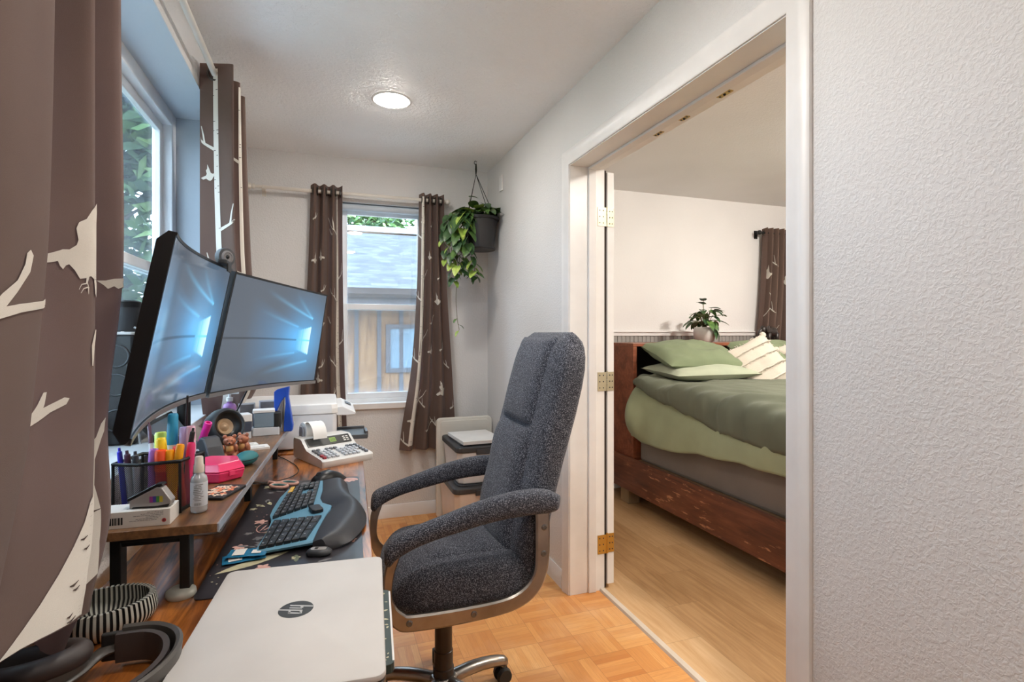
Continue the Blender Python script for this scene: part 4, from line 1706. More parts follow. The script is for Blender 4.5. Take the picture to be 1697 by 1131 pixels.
m = bpy.data.materials.new('screen')
MATS['screen'] = m
g = N(m)
at = g.n('ShaderNodeAttribute')
at.attribute_name = 'picture'
g.l(at.outputs['Color'], g.b.inputs['Emission Color'])
g.b.inputs['Emission Strength'].default_value = 1.0
g.b.inputs['Base Color'].default_value = (.012, .013, .016, 1)
g.b.inputs['Roughness'].default_value = .12
g.b.inputs['Specular IOR Level'].default_value = .6
M('bezel black', (26, 27, 30), .35)
M('bezel grey', (120, 119, 120), .4)


def monitor(label, A, B, C_, D, sag, thick=.028):
    """A near bottom, B near top, C far bottom, D far top of the front face; curved screen"""
    A, B, C_, D = (Vector(p) for p in (A, B, C_, D))
    c0 = (A + C_) / 2
    nrm = (C_ - A).cross(B - A).normalized()      # toward the wall or the room
    if nrm.x < 0:
        nrm = -nrm
    root = thing('monitor', label, 'monitor', tuple(c0), 0, 'curved desktop monitors')

    def P(u, v, d=0):
        p = (A * (1 - u) + C_ * u) * (1 - v) + (B * (1 - u) + D * u) * v
        return p - nrm * (sag * 4 * u * (1 - u)) + nrm * d - c0
    nu = 40
    b = MB()
    lip = .034
    sec = [(0, 0.0), (0, .004), (0, .004), (1, .004), (1, 0), (1, -.010), (.97, -thick), (.03, -thick), (0, -.010)]
    rings = [[P(i / nu, v, d - (.010 if abs(v - .5) < .48 and d < -.012 else 0)) for v, d in ((-.0, -.001), (0, .003), (.030, .003), (.030, .0), (.985, .0), (.985, .002), (1, .002), (1, -.012), (.95, -thick), (.05, -thick), (0, -.012))] for i in range(nu + 1)]
    b.loft(rings)
    b.build('housing', 'bezel black', root, smooth=40)
    # grey chin along the lower edge
    ch_ = MB()
    ch_.loft([[P(i / nu, v, d) for v, d in ((-.004, -.006), (-.004, .0042), (.029, .0042), (.029, .002))] for i in range(nu + 1)])
    ch_.build('lower_bezel', 'bezel grey', root, smooth=30)
    s_ = MB()
    NU, NV = 200, 112
    u0, u1, v0, v1 = .012, .988, .036, .982
    s_.grid(lambda u, v: tuple(P(u0 + (u1 - u0) * u, v0 + (v1 - v0) * v, .0008)), NU, NV)
    so = s_.build('screen', 'screen', root, smooth=180)
    ca = so.data.color_attributes.new('picture', 'FLOAT_COLOR', 'POINT')
    buf = []
    for j in range(NV + 1):
        for i in range(NU + 1):
            buf += wallpaper(i / NU, j / NV)
    ca.data.foreach_set('color', buf)
    # mount plate at the back
    mp = MB()
    cc = P(.5, .5, -thick - .02)
    q = Matrix.Translation(cc) @ nrm.to_track_quat('Z', 'Y').to_matrix().to_4x4()
    mp.xf(q).rbox((0, 0, .006), (.12, .12, .024), .01)
    mp.build('mount_plate', 'matte black', root)
    return root, c0, nrm, P


mL, cL, nL, PL = monitor('curved monitor nearest the camera, seen almost edge-on, its left edge black', (-.326, 1.088, 1.045), (-.247, 1.061, 1.415), (-.331, 1.713, 1.058), (-.256, 1.686, 1.422), .030, .017)
mR, cR, nR, PR = monitor('curved monitor farther along the desk, angled to face the chair', (-.3235, 1.7215, 1.055), (-.2475, 1.695, 1.416), (-.049, 2.326, 1.034), (.002, 2.308, 1.396), .022, .022)

ar = thing('monitor_mount', 'black twin monitor arm clamped to the back edge of the desk', 'monitor arm', (-.40, 1.80, DZT))
MB().rbox((.0, 0, .01), (.10, .10, .02), .01).build('clamp_base', 'matte black', ar, bevel=.001)
MB().cyl((0, 0, .02), (0, 0, .56), .0175, n=20).build('pole', 'black metal', ar, smooth=40)
for P_, c0, nn, nm, zz in ((PL, cL, nL, 'near_arm', .47), (PR, cR, nR, 'far_arm', .43)):
    e = P_(.5, .5, -.058) + c0 - Vector((-.40, 1.80, DZT))
    mid = Vector((-.020, e.y * .45 , zz)) if nm == 'near_arm' else Vector((.03, e.y * .5, zz))
    am = MB()
    am.tube([(0, 0, zz), mid, (e.x, e.y, e.z)], .013, 12)
    am.cyl((0, 0, zz - .03), (0, 0, zz + .03), .026, n=18).ball(mid, .021, 14, 10)
    am.build(nm, 'matte black', ar, smooth=50)

# round webcam light clipped at the join of the two monitors
wc = thing('webcam', 'small round black webcam clipped on top of the near monitor', 'webcam', (-.262, 1.655, 1.425))
MB().rbox((0, -.045, .004), (.024, .08, .012), .006).box((.009, -.07, -.02), (.013, -.02, .002)).build('clip', 'matte black', wc)
MB().cyl((-.010, .0, .0), (-.010, 0, .012), .006, n=10).build('stem', 'matte black', wc)
rg = MB()
ax = Vector((.70, -.72, 0)).normalized()
c = Vector((-.006, .004, .026))
rg.lathe([(.012, .010), (.0245, .008), (.026, .0), (.0245, -.010), (.010, -.013), (.0001, -.013)], 32, c, ax)
rg.build('webcam_body', 'dark grey plastic', wc, smooth=40)
MB().lathe([(.0001, .0105), (.012, .0105), (.013, .012), (.0155, .0105), (.018, .0095)], 28, c, ax, caps=False).build('ring_light', 'print grey', wc, smooth=40)
MB().ball(c + ax * .009, .006, 12, 8).build('lens', 'black plastic', wc, smooth=80)

# cables hanging from the monitors
for k, (a, b, lb) in enumerate((((-.335, 1.545, 1.08), (-.36, 1.62, RZT + .005), 'thin black cable hanging below the near monitor'), ((-.25, 1.95, 1.05), (-.335, 1.96, RZT + .005), 'thin black cable hanging below the far monitor'))):
    mb = MB()
    mb.tube([a, ((a[0] * .6 + b[0] * .4), a[1] * .6 + b[1] * .4, a[2] * .55 + b[2] * .45), b, (b[0] - .02, b[1] + .03, b[2] - .001)], .0028, 8, sm=6)
    tag(mb.build('cable', 'black plastic', smooth=180), lb, 'cable', 'cables under the monitors')

# ------------------------------------------------------------ things on the shelf
def onshelf(x, y):
    return (x, y, RZT)


M('paper white', (226, 224, 220), .6)
# carton with barcode
M('carton white', (216, 212, 206), .5)
M('carton print', (120, 118, 118), .6)
M('ink black', (30, 30, 32), .6)
M('label red', (172, 60, 62), .5)
bx = thing('small_carton', 'flat white carton with a barcode and a small red mark on its side', 'box', (-.328, 1.163, RZT), -math.radians(2.5))
cb = MB().box((-.075, -.026, 0), (.055, .026, .030))
cb.build('carton', 'carton white', bx, bevel=.0008)
pr_ = MB()
x = -.052
rnd = random.Random(2)
while x < -.020:
    w_ = rnd.choice((.0008, .0012, .0022, .003))
    pr_.box((x, -.0263, .007), (x + w_, -.026, .020))
    x += w_ + rnd.choice((.0008, .0014))
pr_.mat(1)
for r_, (a, b) in enumerate(((.018, .044), (.008, .044), (-.004, .044), (.016, .040), (.0, .036), (-.01, .036))):
    xx = a
    while xx < b - .002:
        L = rnd.uniform(.002, .006)
        pr_.box((xx, -.0263, .0255 - r_ * .0028), (min(xx + L, b), -.026, .0264 - r_ * .0028))
        xx += L + .0008
pr_.mat(2).cyl((.045, -.0264, .0095), (.045, -.0258, .0095), .0036, n=18)
pr_.mat(0).cyl((.045, -.0266, .0095), (.045, -.0264, .0095), .0014, n=10)
pr_.mat(1).box((-.02, -.010, .0301), (.02, -.007, .0303)).box((-.015, -.003, .0301), (.01, -.001, .0303))
pr_.build('printing', ['ink black', 'carton print', 'label red'], bx)

# one-touch stapler on the carton
st = thing('stapler', 'silver and black stapler lying open on the white carton', 'stapler', (-.309, 1.158, RZT + .0304), -math.radians(8))
M('silver plastic', (176, 172, 170), .35, .4)
MB().xf(Matrix.Rotation(PI / 2, 4, 'X')).prism([(-.034, .0), (.034, .002), (.036, .012), (.02, .036), (.012, .038), (-.034, .014)], -.010, .010).build('body', 'silver plastic', st, bevel=.0015)
MB().xf(Matrix.Rotation(PI / 2, 4, 'X')).prism([(-.038, .012), (.014, .036), (.022, .040), (.020, .044), (.010, .043), (-.038, .018)], -.009, .009).build('lever', 'black plastic', st, bevel=.0015)
MB().xf(Matrix.Rotation(PI / 2, 4, 'X')).prism([(-.030, -.0), (.030, .0), (.034, .006), (.012, .003), (-.028, .003)], -.0115, .0115).build('foot', 'black plastic', st, bevel=.001)
lb = MB()
for i, c in enumerate(((0, (150, 60, 130)), (1, (70, 60, 150)), (2, (70, 140, 70)), (3, (190, 170, 60)))):
    M('sticker %d' % i, c[1], .5)
    lb.mat(i).box((.000 + i * .0055, -.0106, .010), (.0055 + i * .0055, -.0100, .021))
lb.build('sticker', ['sticker 0', 'sticker 1', 'sticker 2', 'sticker 3'], st)

# mesh pen holder
def mesh_metal():
    m = bpy.data.materials.new('wire mesh')
    MATS['wire mesh'] = m
    g = N(m)
    t = g.t
    o = g.sep(g.P(obj=True))
    h = g.math('ADD', o[0], o[1])
    a = g.math('FRACT', g.math('MULTIPLY', g.math('ADD', h, o[2]), 260))
    b = g.math('FRACT', g.math('MULTIPLY', g.math('SUBTRACT', h, o[2]), 260))
    f = g.math('MAXIMUM', g.math('LESS_THAN', a, .17), g.math('LESS_THAN', b, .17))
    g.b.inputs['Base Color'].default_value = (.03, .03, .032, 1)
    g.b.inputs['Roughness'].default_value = .4
    g.l(f, g.b.inputs['Alpha'])


mesh_metal()
HX, HY, HR = -.322, 1.262, -math.radians(14)
ph = thing('pen_holder', 'black wire-mesh pen holder crammed with markers and pens', 'pen holder', (HX, HY, RZT), HR)
hw, hd, hh = .062, .048, .098
w = MB()
w.box((-hw, -hd, .002), (hw, -hd + .0008, hh)).box((-hw, hd - .0008, .002), (hw, hd, hh)).box((-hw, -hd, .002), (-hw + .0008, hd, hh)).box((hw - .0008, -hd, .002), (hw, hd, hh)).box((-.012, -hd, .002), (-.0112, hd, hh - .01))
w.build('mesh_panel', 'wire mesh', ph)
rm = MB()
rm.tube([(-hw, -hd, hh), (-hw * .3, -hd, hh - .002), (hw * .3, -hd, hh + .001), (hw, -hd, hh + .004), (hw, hd, hh), (-hw, hd, hh)], .0035, 8, closed=True)
rm.build('rim', 'black metal', ph, smooth=60)
w = MB()
for sx in (-1, 1):
    for sy in (-1, 1):
        w.cyl((sx * hw, sy * hd, 0), (sx * hw, sy * hd, hh), .0028, n=8)
w.tube([(-hw, -hd, .003), (hw, -hd, .003), (hw, hd, .003), (-hw, hd, .003)], .003, 8, closed=True).box((-hw, -hd, 0), (hw, hd, .002))
w.build('base_frame', 'black metal', ph, smooth=60)


def inholder(p):
    q = rotz(p, HR)
    return Vector((HX + q[0], HY + q[1], RZT + q[2]))


def pen(label, a, b, r, body, cap, kind='marker', capf=.35, name='marker', group='markers and pens in the mesh holder'):
    """a: foot, b: top in holder space"""
    A, B = inholder(a), inholder(b)
    d = (B - A)
    L = d.length
    d.normalize()
    root = thing(name, label, 'pen' if name == 'pen' else 'marker', tuple(A), 0, group)
    k = L * (1 - capf)
    MB().lathe([(r * .8, 0), (r, .003), (r, k)], 16, (0, 0, 0), d).build('barrel', body, root, smooth=40)
    if kind == 'marker':
        MB().lathe([(r * 1.08, k), (r * 1.12, k + .002), (r * 1.02, L - .004), (r * .86, L), (r * .55, L), (r * .5, L - .004)], 16, (0, 0, 0), d).build('cap', cap, root, smooth=40)
    else:
        MB().lathe([(r * 1.02, k), (r * .9, L - .008), (r * .5, L - .006), (r * .45, L)], 14, (0, 0, 0), d).build('cap', cap, root, smooth=40)
    return root


for nm, c in (('ink blue', (52, 48, 190)), ('clear grey', (190, 190, 196)), ('ink purple', (170, 110, 190)), ('ink orange', (240, 84, 40)), ('ink amber', (250, 170, 30)),
              ('ink yellow', (244, 214, 40)), ('ink coral', (238, 80, 80)), ('ink pink', (226, 60, 120)), ('ink fuchsia', (214, 40, 140)), ('ink cyan', (50, 150, 190)), ('ink lilac', (190, 176, 226)),
              ('ink blush', (222, 176, 196)), ('ink lime', (196, 220, 96)), ('ink red', (206, 44, 36)), ('ink plum', (84, 50, 70))):
    M(nm, c, .35)
pens = [
    ('blue ballpoint pen at the left end of the mesh holder', (-.050, -.030, .004), (-.058, -.036, .128), .0048, 'ink blue', 'ink blue', 'pen', .3, 'pen'),
    ('clear grey pen with a dark tip beside the blue one in the mesh holder', (-.040, -.025, .004), (-.045, -.034, .122), .006, 'clear grey', 'ink plum', 'pen', .22, 'pen'),
    ('second clear grey pen, right of the dark tipped one in the mesh holder', (-.028, -.026, .004), (-.030, -.033, .120), .006, 'clear grey', 'dark grey plastic', 'pen', .2, 'pen'),
    ('thin plum pen leaning to the left out of the mesh holder', (.006, -.028, .004), (-.028, .01, .170), .0038, 'clear grey', 'ink plum', 'pen', .25, 'pen'),
    ('purple capped marker at the front of the mesh holder', (.000, -.030, .004), (.006, -.034, .124), .0085, 'ink purple', 'ink purple'),
    ('red-orange capped marker at the front of the mesh holder', (.022, -.034, .004), (.020, -.036, .122), .0105, 'ink red', 'ink orange'),
    ('amber capped marker right of the red-orange one', (.040, -.030, .004), (.034, -.032, .121), .0085, 'ink amber', 'ink amber'),
    ('tall yellow highlighter standing behind the red-orange marker', (.014, -.008, .004), (.010, -.018, .142), .0095, 'ink yellow', 'ink yellow'),
    ('coral marker behind the amber one in the mesh holder', (.050, -.016, .004), (.042, -.020, .126), .008, 'ink red', 'ink coral'),
    ('orange highlighter leaning right at the corner of the mesh holder', (.036, -.034, .004), (.054, -.030, .132), .0075, 'ink amber', 'ink amber'),
    ('pink marker leaning far right out of the mesh holder', (.050, -.002, .004), (.064, -.008, .130), .0075, 'ink pink', 'ink pink'),
    ('large blue and white board marker at the back of the mesh holder', (.008, .020, .004), (.014, .020, .186), .0095, 'paper white', 'ink cyan'),
    ('lilac highlighter at the back right of the mesh holder', (.036, .020, .004), (.036, .018, .158), .008, 'ink lilac', 'ink lilac'),
    ('pale blush highlighter at the back right of the mesh holder', (.050, .022, .004), (.050, .018, .160), .0085, 'ink blush', 'ink blush'),
    ('lime highlighter at the back left of the mesh holder', (-.010, .026, .004), (-.016, .030, .146), .011, 'ink lime', 'ink lime'),
    ('slim black marker crossing the pale highlighters', (.040, -.004, .004), (.062, .004, .158), .005, 'matte black', 'matte black', 'pen', .3, 'pen'),
]
for q in pens:
    pen(*q)

a, b = Vector((-.345, 1.665, RZT)), Vector((-.303, 1.625, RZT + .112))
fm = thing('marker', 'fuchsia marker leaning against the black tape dispenser', 'marker', tuple(a))
d = (b - a).normalized()
L = (b - a).length
MB().lathe([(.006, 0), (.008, .003), (.008, L * .5)], 16, (0, 0, 0), d).build('barrel', 'ink fuchsia', fm, smooth=40)
MB().lathe([(.0088, L * .5), (.0092, L * .52), (.0098, L - .002), (.0092, L), (.006, L), (.0055, L - .006)], 16, (0, 0, 0), d).build('cap', 'ink fuchsia', fm, smooth=40)

# hand sanitiser spray
bt_ = thing('spray_bottle', 'small clear spray bottle with a pale label beside the mesh pen holder', 'bottle', (-.240, 1.198, RZT), .2)
M('bottle clear', (224, 228, 232), .12, trans=.5)
M('label pale', (196, 200, 206), .5)
M('pump cap', (226, 214, 200), .3, trans=.2)
MB().lathe([(.0115, 0), (.0145, .002), (.015, .006), (.015, .064), (.0135, .070), (.009, .075), (.0085, .079)], 24).build('bottle', 'bottle clear', bt_, smooth=50)
MB().lathe([(.0152, .014), (.0153, .0145), (.0153, .060), (.0152, .0605)], 24, caps=False).build('label', 'label pale', bt_, smooth=60)
tl = MB()
for r_ in range(10):
    a0, a1 = -2.3 + rnd.uniform(0, .2), -1.0 - rnd.uniform(0, .35)
    z = .056 - r_ * .0034
    pts = [(.01545 * math.cos(a0 + (a1 - a0) * i / 8), .01545 * math.sin(a0 + (a1 - a0) * i / 8)) for i in range(9)]
    for i in range(8):
        if rnd.random() < .88:
            tl.add([(*pts[i], z), (*pts[i + 1], z), (*pts[i + 1], z + .0013), (*pts[i], z + .0013)], [(0, 1, 2, 3)])
for i in range(9):
    a0 = -2.1 + i * .09
    tl.add([(.01545 * math.cos(a0), .01545 * math.sin(a0), .016), (.01545 * math.cos(a0 + .045), .01545 * math.sin(a0 + .045), .016), (.01545 * math.cos(a0 + .045), .01545 * math.sin(a0 + .045), .021), (.01545 * math.cos(a0), .01545 * math.sin(a0), .021)], [(0, 1, 2, 3)])
tl.build('label_print', 'carton print', bt_)
MB().lathe([(.0095, .079), (.0095, .092), (.008, .094), (.0075, .108), (.006, .110)], 20).build('spray_cap', 'pump cap', bt_, smooth=40)

# floral coaster
cs = thing('coaster', 'square black coaster with orange and cream flowers at the shelf edge', 'coaster', (-.222, 1.318, RZT), -.35)
M('coaster orange', (226, 130, 88), .5)
M('coaster cream', (226, 202, 180), .5)
mb = MB().rbox((0, 0, .003), (.064, .10, .006), .004)
for k in range(34):
    x, y = rnd.uniform(-.022, .022), rnd.uniform(-.04, .04)
    mb.mat(rnd.choice((1, 2, 2)))
    for q in range(4):
        flat(mb, petal(x, y, .009, .005, q * PI / 2 + k), .0062 + .00004 * (k % 9) + q * .00001)
mb.build('coaster_tile', ['matte black', 'coaster orange', 'coaster cream'], cs)

# pink hexagonal case and teal case
M('pink gloss', (236, 52, 110), .25, coat=.4)
M('teal felt', (36, 112, 118), .6)
pc = thing('pink_case', 'glossy hot-pink six-sided case on the shelf', 'case', (-.262, 1.462, RZT), -.30)
hexa = [(.075, 0), (.042, .055), (-.035, .055), (-.07, 0), (-.035, -.055), (.042, -.055)]


def hexring(s, z):
    return [(x * s, y * s, z) for x, y in hexa]


MB().loft([hexring(.86, 0), hexring(.93, .004), hexring(1.0, .022), hexring(1.0, .025)]).build('case_bottom', 'pink gloss', pc, bevel=.0015)
MB().loft([hexring(1.0, .0258), hexring(1.0, .028), hexring(.84, .043), hexring(.80, .0445)]).build('case_lid', 'pink gloss', pc, bevel=.0015)
MB().rbox((.058, -.028, .02), (.016, .006, .012), .002, rz=-2.1).build('latch', 'pink gloss', pc)
tcs = thing('glasses_case', 'rounded teal case behind the pink one', 'case', (-.205, 1.585, RZT), -.25)
MB().ball((0, 0, .0178), .018, 24, 14, (1.5, 2.3, .99)).build('shell', 'teal felt', tcs, smooth=180)
MB().tube([(.027 * math.cos(t * PI / 16), .0415 * math.sin(t * PI / 16), .0178) for t in range(32)], .0012, 6, closed=True).build('zip_seam', 'matte black', tcs)

# black tape dispenser
tp = thing('tape_dispenser', 'rounded black tape dispenser behind the mesh pen holder', 'tape dispenser', (-.292, 1.590, RZT), -.95)
MB().xf(Matrix.Rotation(PI / 2, 4, 'X')).prism([(-.040, 0), (.045, 0), (.050, .012), (.044, .022), (.034, .034), (.024, .056), (.006, .078), (-.014, .080), (-.032, .062), (-.042, .034)], -.022, .022).build('body', 'dark grey plastic', tp, bevel=.006, bseg=3)
MB().cyl((-.02, -.024, .038), (-.02, .024, .038), .010, n=20).build('hub', 'white trim', tp, smooth=40)
MB().cyl((-.02, -.009, .040), (-.02, .009, .040), .030, n=28).build('tape_roll', 'print grey', tp, smooth=40)
# black hole punch seen above the pens
hp_ = thing('hole_punch', 'glossy black desk punch just behind the pens', 'hole punch', (-.335, 1.40, RZT), -.4)
MB().rbox((0, 0, .008), (.05, .075, .016), .008).build('base', 'matte black', hp_, bevel=.001)
MB().rbox((0, .0, .105), (.040, .050, .034), .014).box((-.014, -.016, .016), (.014, .016, .092)).build('lever', 'black plastic', hp_, smooth=50)

# round speaker
spk = thing('speaker', 'round black desk speaker with a pale cone on the shelf', 'speaker', (-.305, 1.86, RZT))
ax = Vector((.60, -.74, .30)).normalized()
c = Vector((0, 0, .060))
MB().lathe([(.0001, -.056), (.02, -.054), (.04, -.043), (.054, -.022), (.058, 0), (.056, .022), (.050, .034), (.046, .036), (.042, .030)], 36, c, ax, caps=False).build('housing', 'dark grey plastic', spk, smooth=60)
M('cone tan', (196, 168, 136), .4, .3)
MB().lathe([(.042, .030), (.040, .018), (.026, .008), (.024, .008)], 32, c, ax, caps=False).build('inner_horn', 'black plastic', spk, smooth=60)
MB().lathe([(.026, .008), (.024, .012), (.014, .004), (.010, .010), (.0001, .014)], 28, c, ax, caps=False).build('cone', 'cone tan', spk, smooth=60)
MB().lathe([(.030, 0), (.028, .004), (.016, .010)], 24).build('foot', 'matte black', spk, smooth=40)

# two bear figurines
M('bear copper', (176, 112, 84), .35, .25)
M('bear belly', (214, 160, 96), .4)
for (x, y, r_, lb) in ((-.262, 1.690, .15, 'copper bear figurine on the left of the pair, turned away'), (-.228, 1.712, -.5, 'copper bear figurine on the right of the pair, with a yellow bib')):
    b = thing('bear_figurine', lb, 'figurine', (x, y, RZT), r_, 'pair of bear figurines')
    q = MB()
    q.ball((0, 0, .020), .018, 16, 12, (1, .9, 1.15)).ball((0, -.004, .047), .0155, 16, 12, (1.05, .95, .92))
    q.ball((-.012, -.004, .060), .006, 10, 8, (1, .6, 1)).ball((.012, -.004, .060), .006, 10, 8, (1, .6, 1))
    q.ball((0, -.018, .043), .0065, 10, 8, (1.1, .9, .8))
    for s_ in (-1, 1):
        q.ball((s_ * .012, -.014, .008), .0085, 10, 8, (.85, 1.3, .9)).ball((s_ * .016, -.008, .028), .007, 10, 8, (.8, 1.1, 1.5))
    q.build('bear_body', 'bear copper', b, smooth=180)
    MB().ball((0, -.0085, .026), .0115, 12, 8, (1, .85, 1)).build('bib', 'bear belly', b, smooth=180)
    q = MB().ball((0, -.0242, .0445), .0022, 8, 6)
    q.ball((-.006, -.0178, .051), .0015, 8, 6).ball((.006, -.0178, .051), .0015, 8, 6)
    q.build('face', 'matte black', b)
M('eraser lime', (190, 200, 120), .6)
e = MB().rbox((0, 0, .006), (.022, .034, .012), .006).build('eraser', 'eraser lime', loc=(-.300, 1.735, RZT), rz=.4)
tag(e, 'small yellow-green eraser beside the bear figurines', 'eraser')

# note pads
for k, (x, y, z, w_, l_, r_, lb) in enumerate(((-.205, 1.790, 0, .070, .050, .25, 'white sticky-note pad behind the bears, lower of two'), (-.232, 1.838, 0, .05, .04, .3, 'white sticky-note pad farther back on the shelf'))):
    n_ = thing('note_pad', lb, 'note pad', (x, y, RZT), r_, 'note pads on the shelf')
    MB().box((-w_ / 2, -l_ / 2, 0), (w_ / 2, l_ / 2, .007)).build('sheets', 'paper white', n_, bevel=.0006)
    MB().box((-w_ / 2 + .006, -l_ / 2 + .012, .0071), (w_ / 2 - .012, -l_ / 2 + .016, .0073)).build('pencil_line', 'carton print', n_)

# self-inking stamps
M('stamp clear', (206, 210, 216), .25)
M('stamp navy', (66, 74, 92), .3)
s1 = thing('self_inking_stamp', 'square self-inking stamp with a white top and a dark band, beside the speaker', 'stamp', (-.268, 1.985, RZT), .35, 'self-inking stamps')
MB().rbox((0, 0, .012), (.042, .05, .024), .004).build('foot', 'stamp clear', s1)
MB().rbox((0, 0, .041), (.045, .054, .034), .004).build('sleeve', 'stamp navy', s1)
MB().rbox((0, 0, .070), (.047, .056, .024), .004).build('cap', 'white trim', s1)
s2 = thing('self_inking_stamp', 'wide self-inking stamp with a grey window and a black rounded end', 'stamp', (-.196, 2.03, RZT), .10, 'self-inking stamps')
MB().rbox((-.005, 0, .014), (.085, .05, .028), .004).build('foot', 'stamp clear', s2)
MB().rbox((-.012, 0, .054), (.066, .046, .050), .005).build('sleeve', 'far glass', s2)
MB().rbox((.030, 0, .050), (.026, .048, .056), .010).build('end_grip', 'matte black', s2)
MB().rbox((-.012, 0, .084), (.07, .05, .010), .004).build('cap', 'white trim', s2)
# small frames behind the stamps
for (x, y, w_, h_, r_, lb) in ((-.275, 2.135, .055, .10, .30, 'narrow pale card holder with dark writing behind the stamps'), (-.195, 2.16, .085, .105, .1, 'wide clear card holder behind the stamps')):
    f = thing('card_holder', lb, 'card holder', (x, y, RZT), r_, 'card holders behind the stamps')
    MB().box((-w_ / 2, -.012, 0), (w_ / 2, .012, .005)).box((-w_ / 2, -.002, .005), (w_ / 2, .002, h_)).build('stand', 'stamp clear', f, bevel=.001)
    MB().box((-w_ / 2 + .005, -.0028, .012), (w_ / 2 - .005, -.0021, h_ - .006)).build('card', 'print grey', f)
# pump bottle
M('bottle purple', (160, 108, 168), .3)
pb = thing('pump_bottle', 'purple pump bottle at the far end of the shelf', 'bottle', (-.335, 2.16, RZT))
MB().lathe([(.021, 0), (.023, .004), (.023, .085), (.018, .096), (.008, .10), (.008, .108)], 24).build('bottle', 'bottle purple', pb, smooth=50)
MB().lathe([(.011, .106), (.011, .120), (.005, .122), (.005, .134)], 16).box((-.006, -.006, .132), (.030, .006, .141)).build('pump', 'white trim', pb, smooth=40)
# upright blue stapler
M('stapler blue', (28, 78, 186), .35)
sb = thing('stapler', 'tall blue stapler standing upright on the shelf', 'stapler', (-.148, 2.075, RZT), -.1)
R_ = Matrix.Rotation(PI / 2, 4, 'X')
MB().xf(R_).prism([(.002, 0), (.030, 0), (.033, .02), (.027, .065), (.018, .12), (.016, .155), (.006, .155), (.008, .10), (.004, .05)], -.014, .014).build('handle', 'stapler blue', sb, bevel=.004)
MB().xf(R_).prism([(-.030, .074), (-.022, .070), (-.008, .105), (.006, .125), (.018, .128), (.020, .162), (-.020, .152), (-.030, .144)], -.013, .013).build('top_jaw', 'stapler blue', sb, bevel=.003)
MB().xf(R_).prism([(-.006, 0), (.001, 0), (.004, .10), (.004, .13), (-.001, .12)], -.010, .010).build('staple_rail', 'brushed steel', sb, bevel=.001)

# open black tablet leaning behind the pens, papers on the sill side
tb = thing('tablet', 'black tablet in a folding cover leaning back under the near monitor', 'tablet', (-.345, 1.63, RZT), 0)
q = Matrix.Rotation(-.62, 4, 'Y') @ Matrix.Rotation(.0, 4, 'X')
MB().xf(Matrix.Translation((.0, 0, .003)) @ q).rbox((0, .03, .075), (.008, .26, .15), .004).build('tablet_body', 'matte black', tb)
MB().xf(Matrix.Translation((.0, 0, .003)) @ q).box((.0042, -.088, .012), (.005, .148, .140)).build('screen_glass', 'far glass', tb)
pp = thing('paper_stack', 'loose white papers on the sill behind the mesh pen holder', 'paper', (-.53, 1.38, WZ0 + .0045), .2)
for k in range(5):
    MB().box((-.05, -.12, k * .0012), (.05, .12, k * .0012 + .0009)).build('sheet', 'paper white', pp)

# black tower on the window sill behind the near monitor
tw = thing('tower_speaker', 'black box with a pale top edge on the window sill, left of the near monitor', 'speaker', (-.555, 1.86, WZ0 + .0045))
MB().rbox((0, 0, .155), (.09, .20, .31), .012).build('cabinet', 'black plastic', tw)
MB().rbox((0, 0, .314), (.094, .205, .008), .012).build('top_plate', 'silver plastic', tw)
for z in (.07, .17, .25):
    MB().tube([(.030 * math.cos(t * PI / 10) + 0, -.102, z + .030 * math.sin(t * PI / 10)) for t in range(20)], .003, 6, closed=True).build('driver_ring', 'dark grey plastic', tw, smooth=180)
cn_ = thing('travel_mug', 'short black lidded mug standing on the black box by the window', 'mug', (-.555, 1.83, WZ0 + .3235))
MB().lathe([(.034, 0), (.037, .004), (.038, .070)], 28).build('mug_body', 'dark grey plastic', cn_, smooth=40)
MB().lathe([(.0395, .070), (.0395, .086), (.034, .090), (.033, .084), (.0001, .084)], 28).build('lid', 'black plastic', cn_, smooth=40)
mb = MB()
mb.tube([(-.50, 1.76, WZ0 + .33), (-.47, 1.72, WZ0 + .30), (-.485, 1.72, WZ0 + .22), (-.50, 1.74, WZ0 + .12), (-.49, 1.73, WZ0 + .012)], .0035, 8, sm=6)
mb.tube([(-.50, 1.76, WZ0 + .33), (-.52, 1.79, WZ0 + .335)], .0035, 8)
tag(mb.build('cable', 'silver plastic', smooth=180), 'grey cable hanging in front of the black box on the sill', 'cable')

# ------------------------------------------------------------ things on the desk
MT = DZT + .0028     # top of the desk mat

# printing calculator
cr_ = math.radians(25.8)
ca_ = thing('printing_calculator', 'light grey desk calculator with a paper roll and a green display', 'calculator', (-.015, 2.063, DZT), cr_)
M('calc grey', (204, 203, 200), .4)
M('calc cool grey', (150, 156, 166), .45)  # darker, cooler grey of the paper roll arms
M('calc screen', (62, 62, 60), .25)
M('lcd green', (120, 150, 60), .3, emit=(130, 170, 60), estr=.25)
M('key grey', (176, 178, 182), .45)
M('key dark', (90, 92, 96), .45)
M('key red', (150, 40, 50), .45)
CW, CD = .209, .262


def side(z0):
    return [(0, .008), (0, .022), (.006, .028), (.13, .044), (.155, .050), (.195, .082), (.215, .085), (CD, .085), (CD, .012), (.01, .0), (.245, .0)]


pl_ = [(.006, 0), (0, .010), (0, .024), (.008, .029), (.135, .044), (.150, .052), (.188, .080), (.200, .083), (.255, .083), (CD, .076), (CD, .014), (.25, .004)]
rings = []
for x, s_ in ((0, .965), (.004, .99), (.008, 1), (CW - .008, 1), (CW - .004, .99), (CW, .965)):
    rings.append([(x, .13 + (y - .13) * s_, .03 + (z - .03) * (s_ if z > .03 else 1)) for y, z in pl_])
MB().loft(rings).build('case', 'calc grey', ca_, smooth=35)
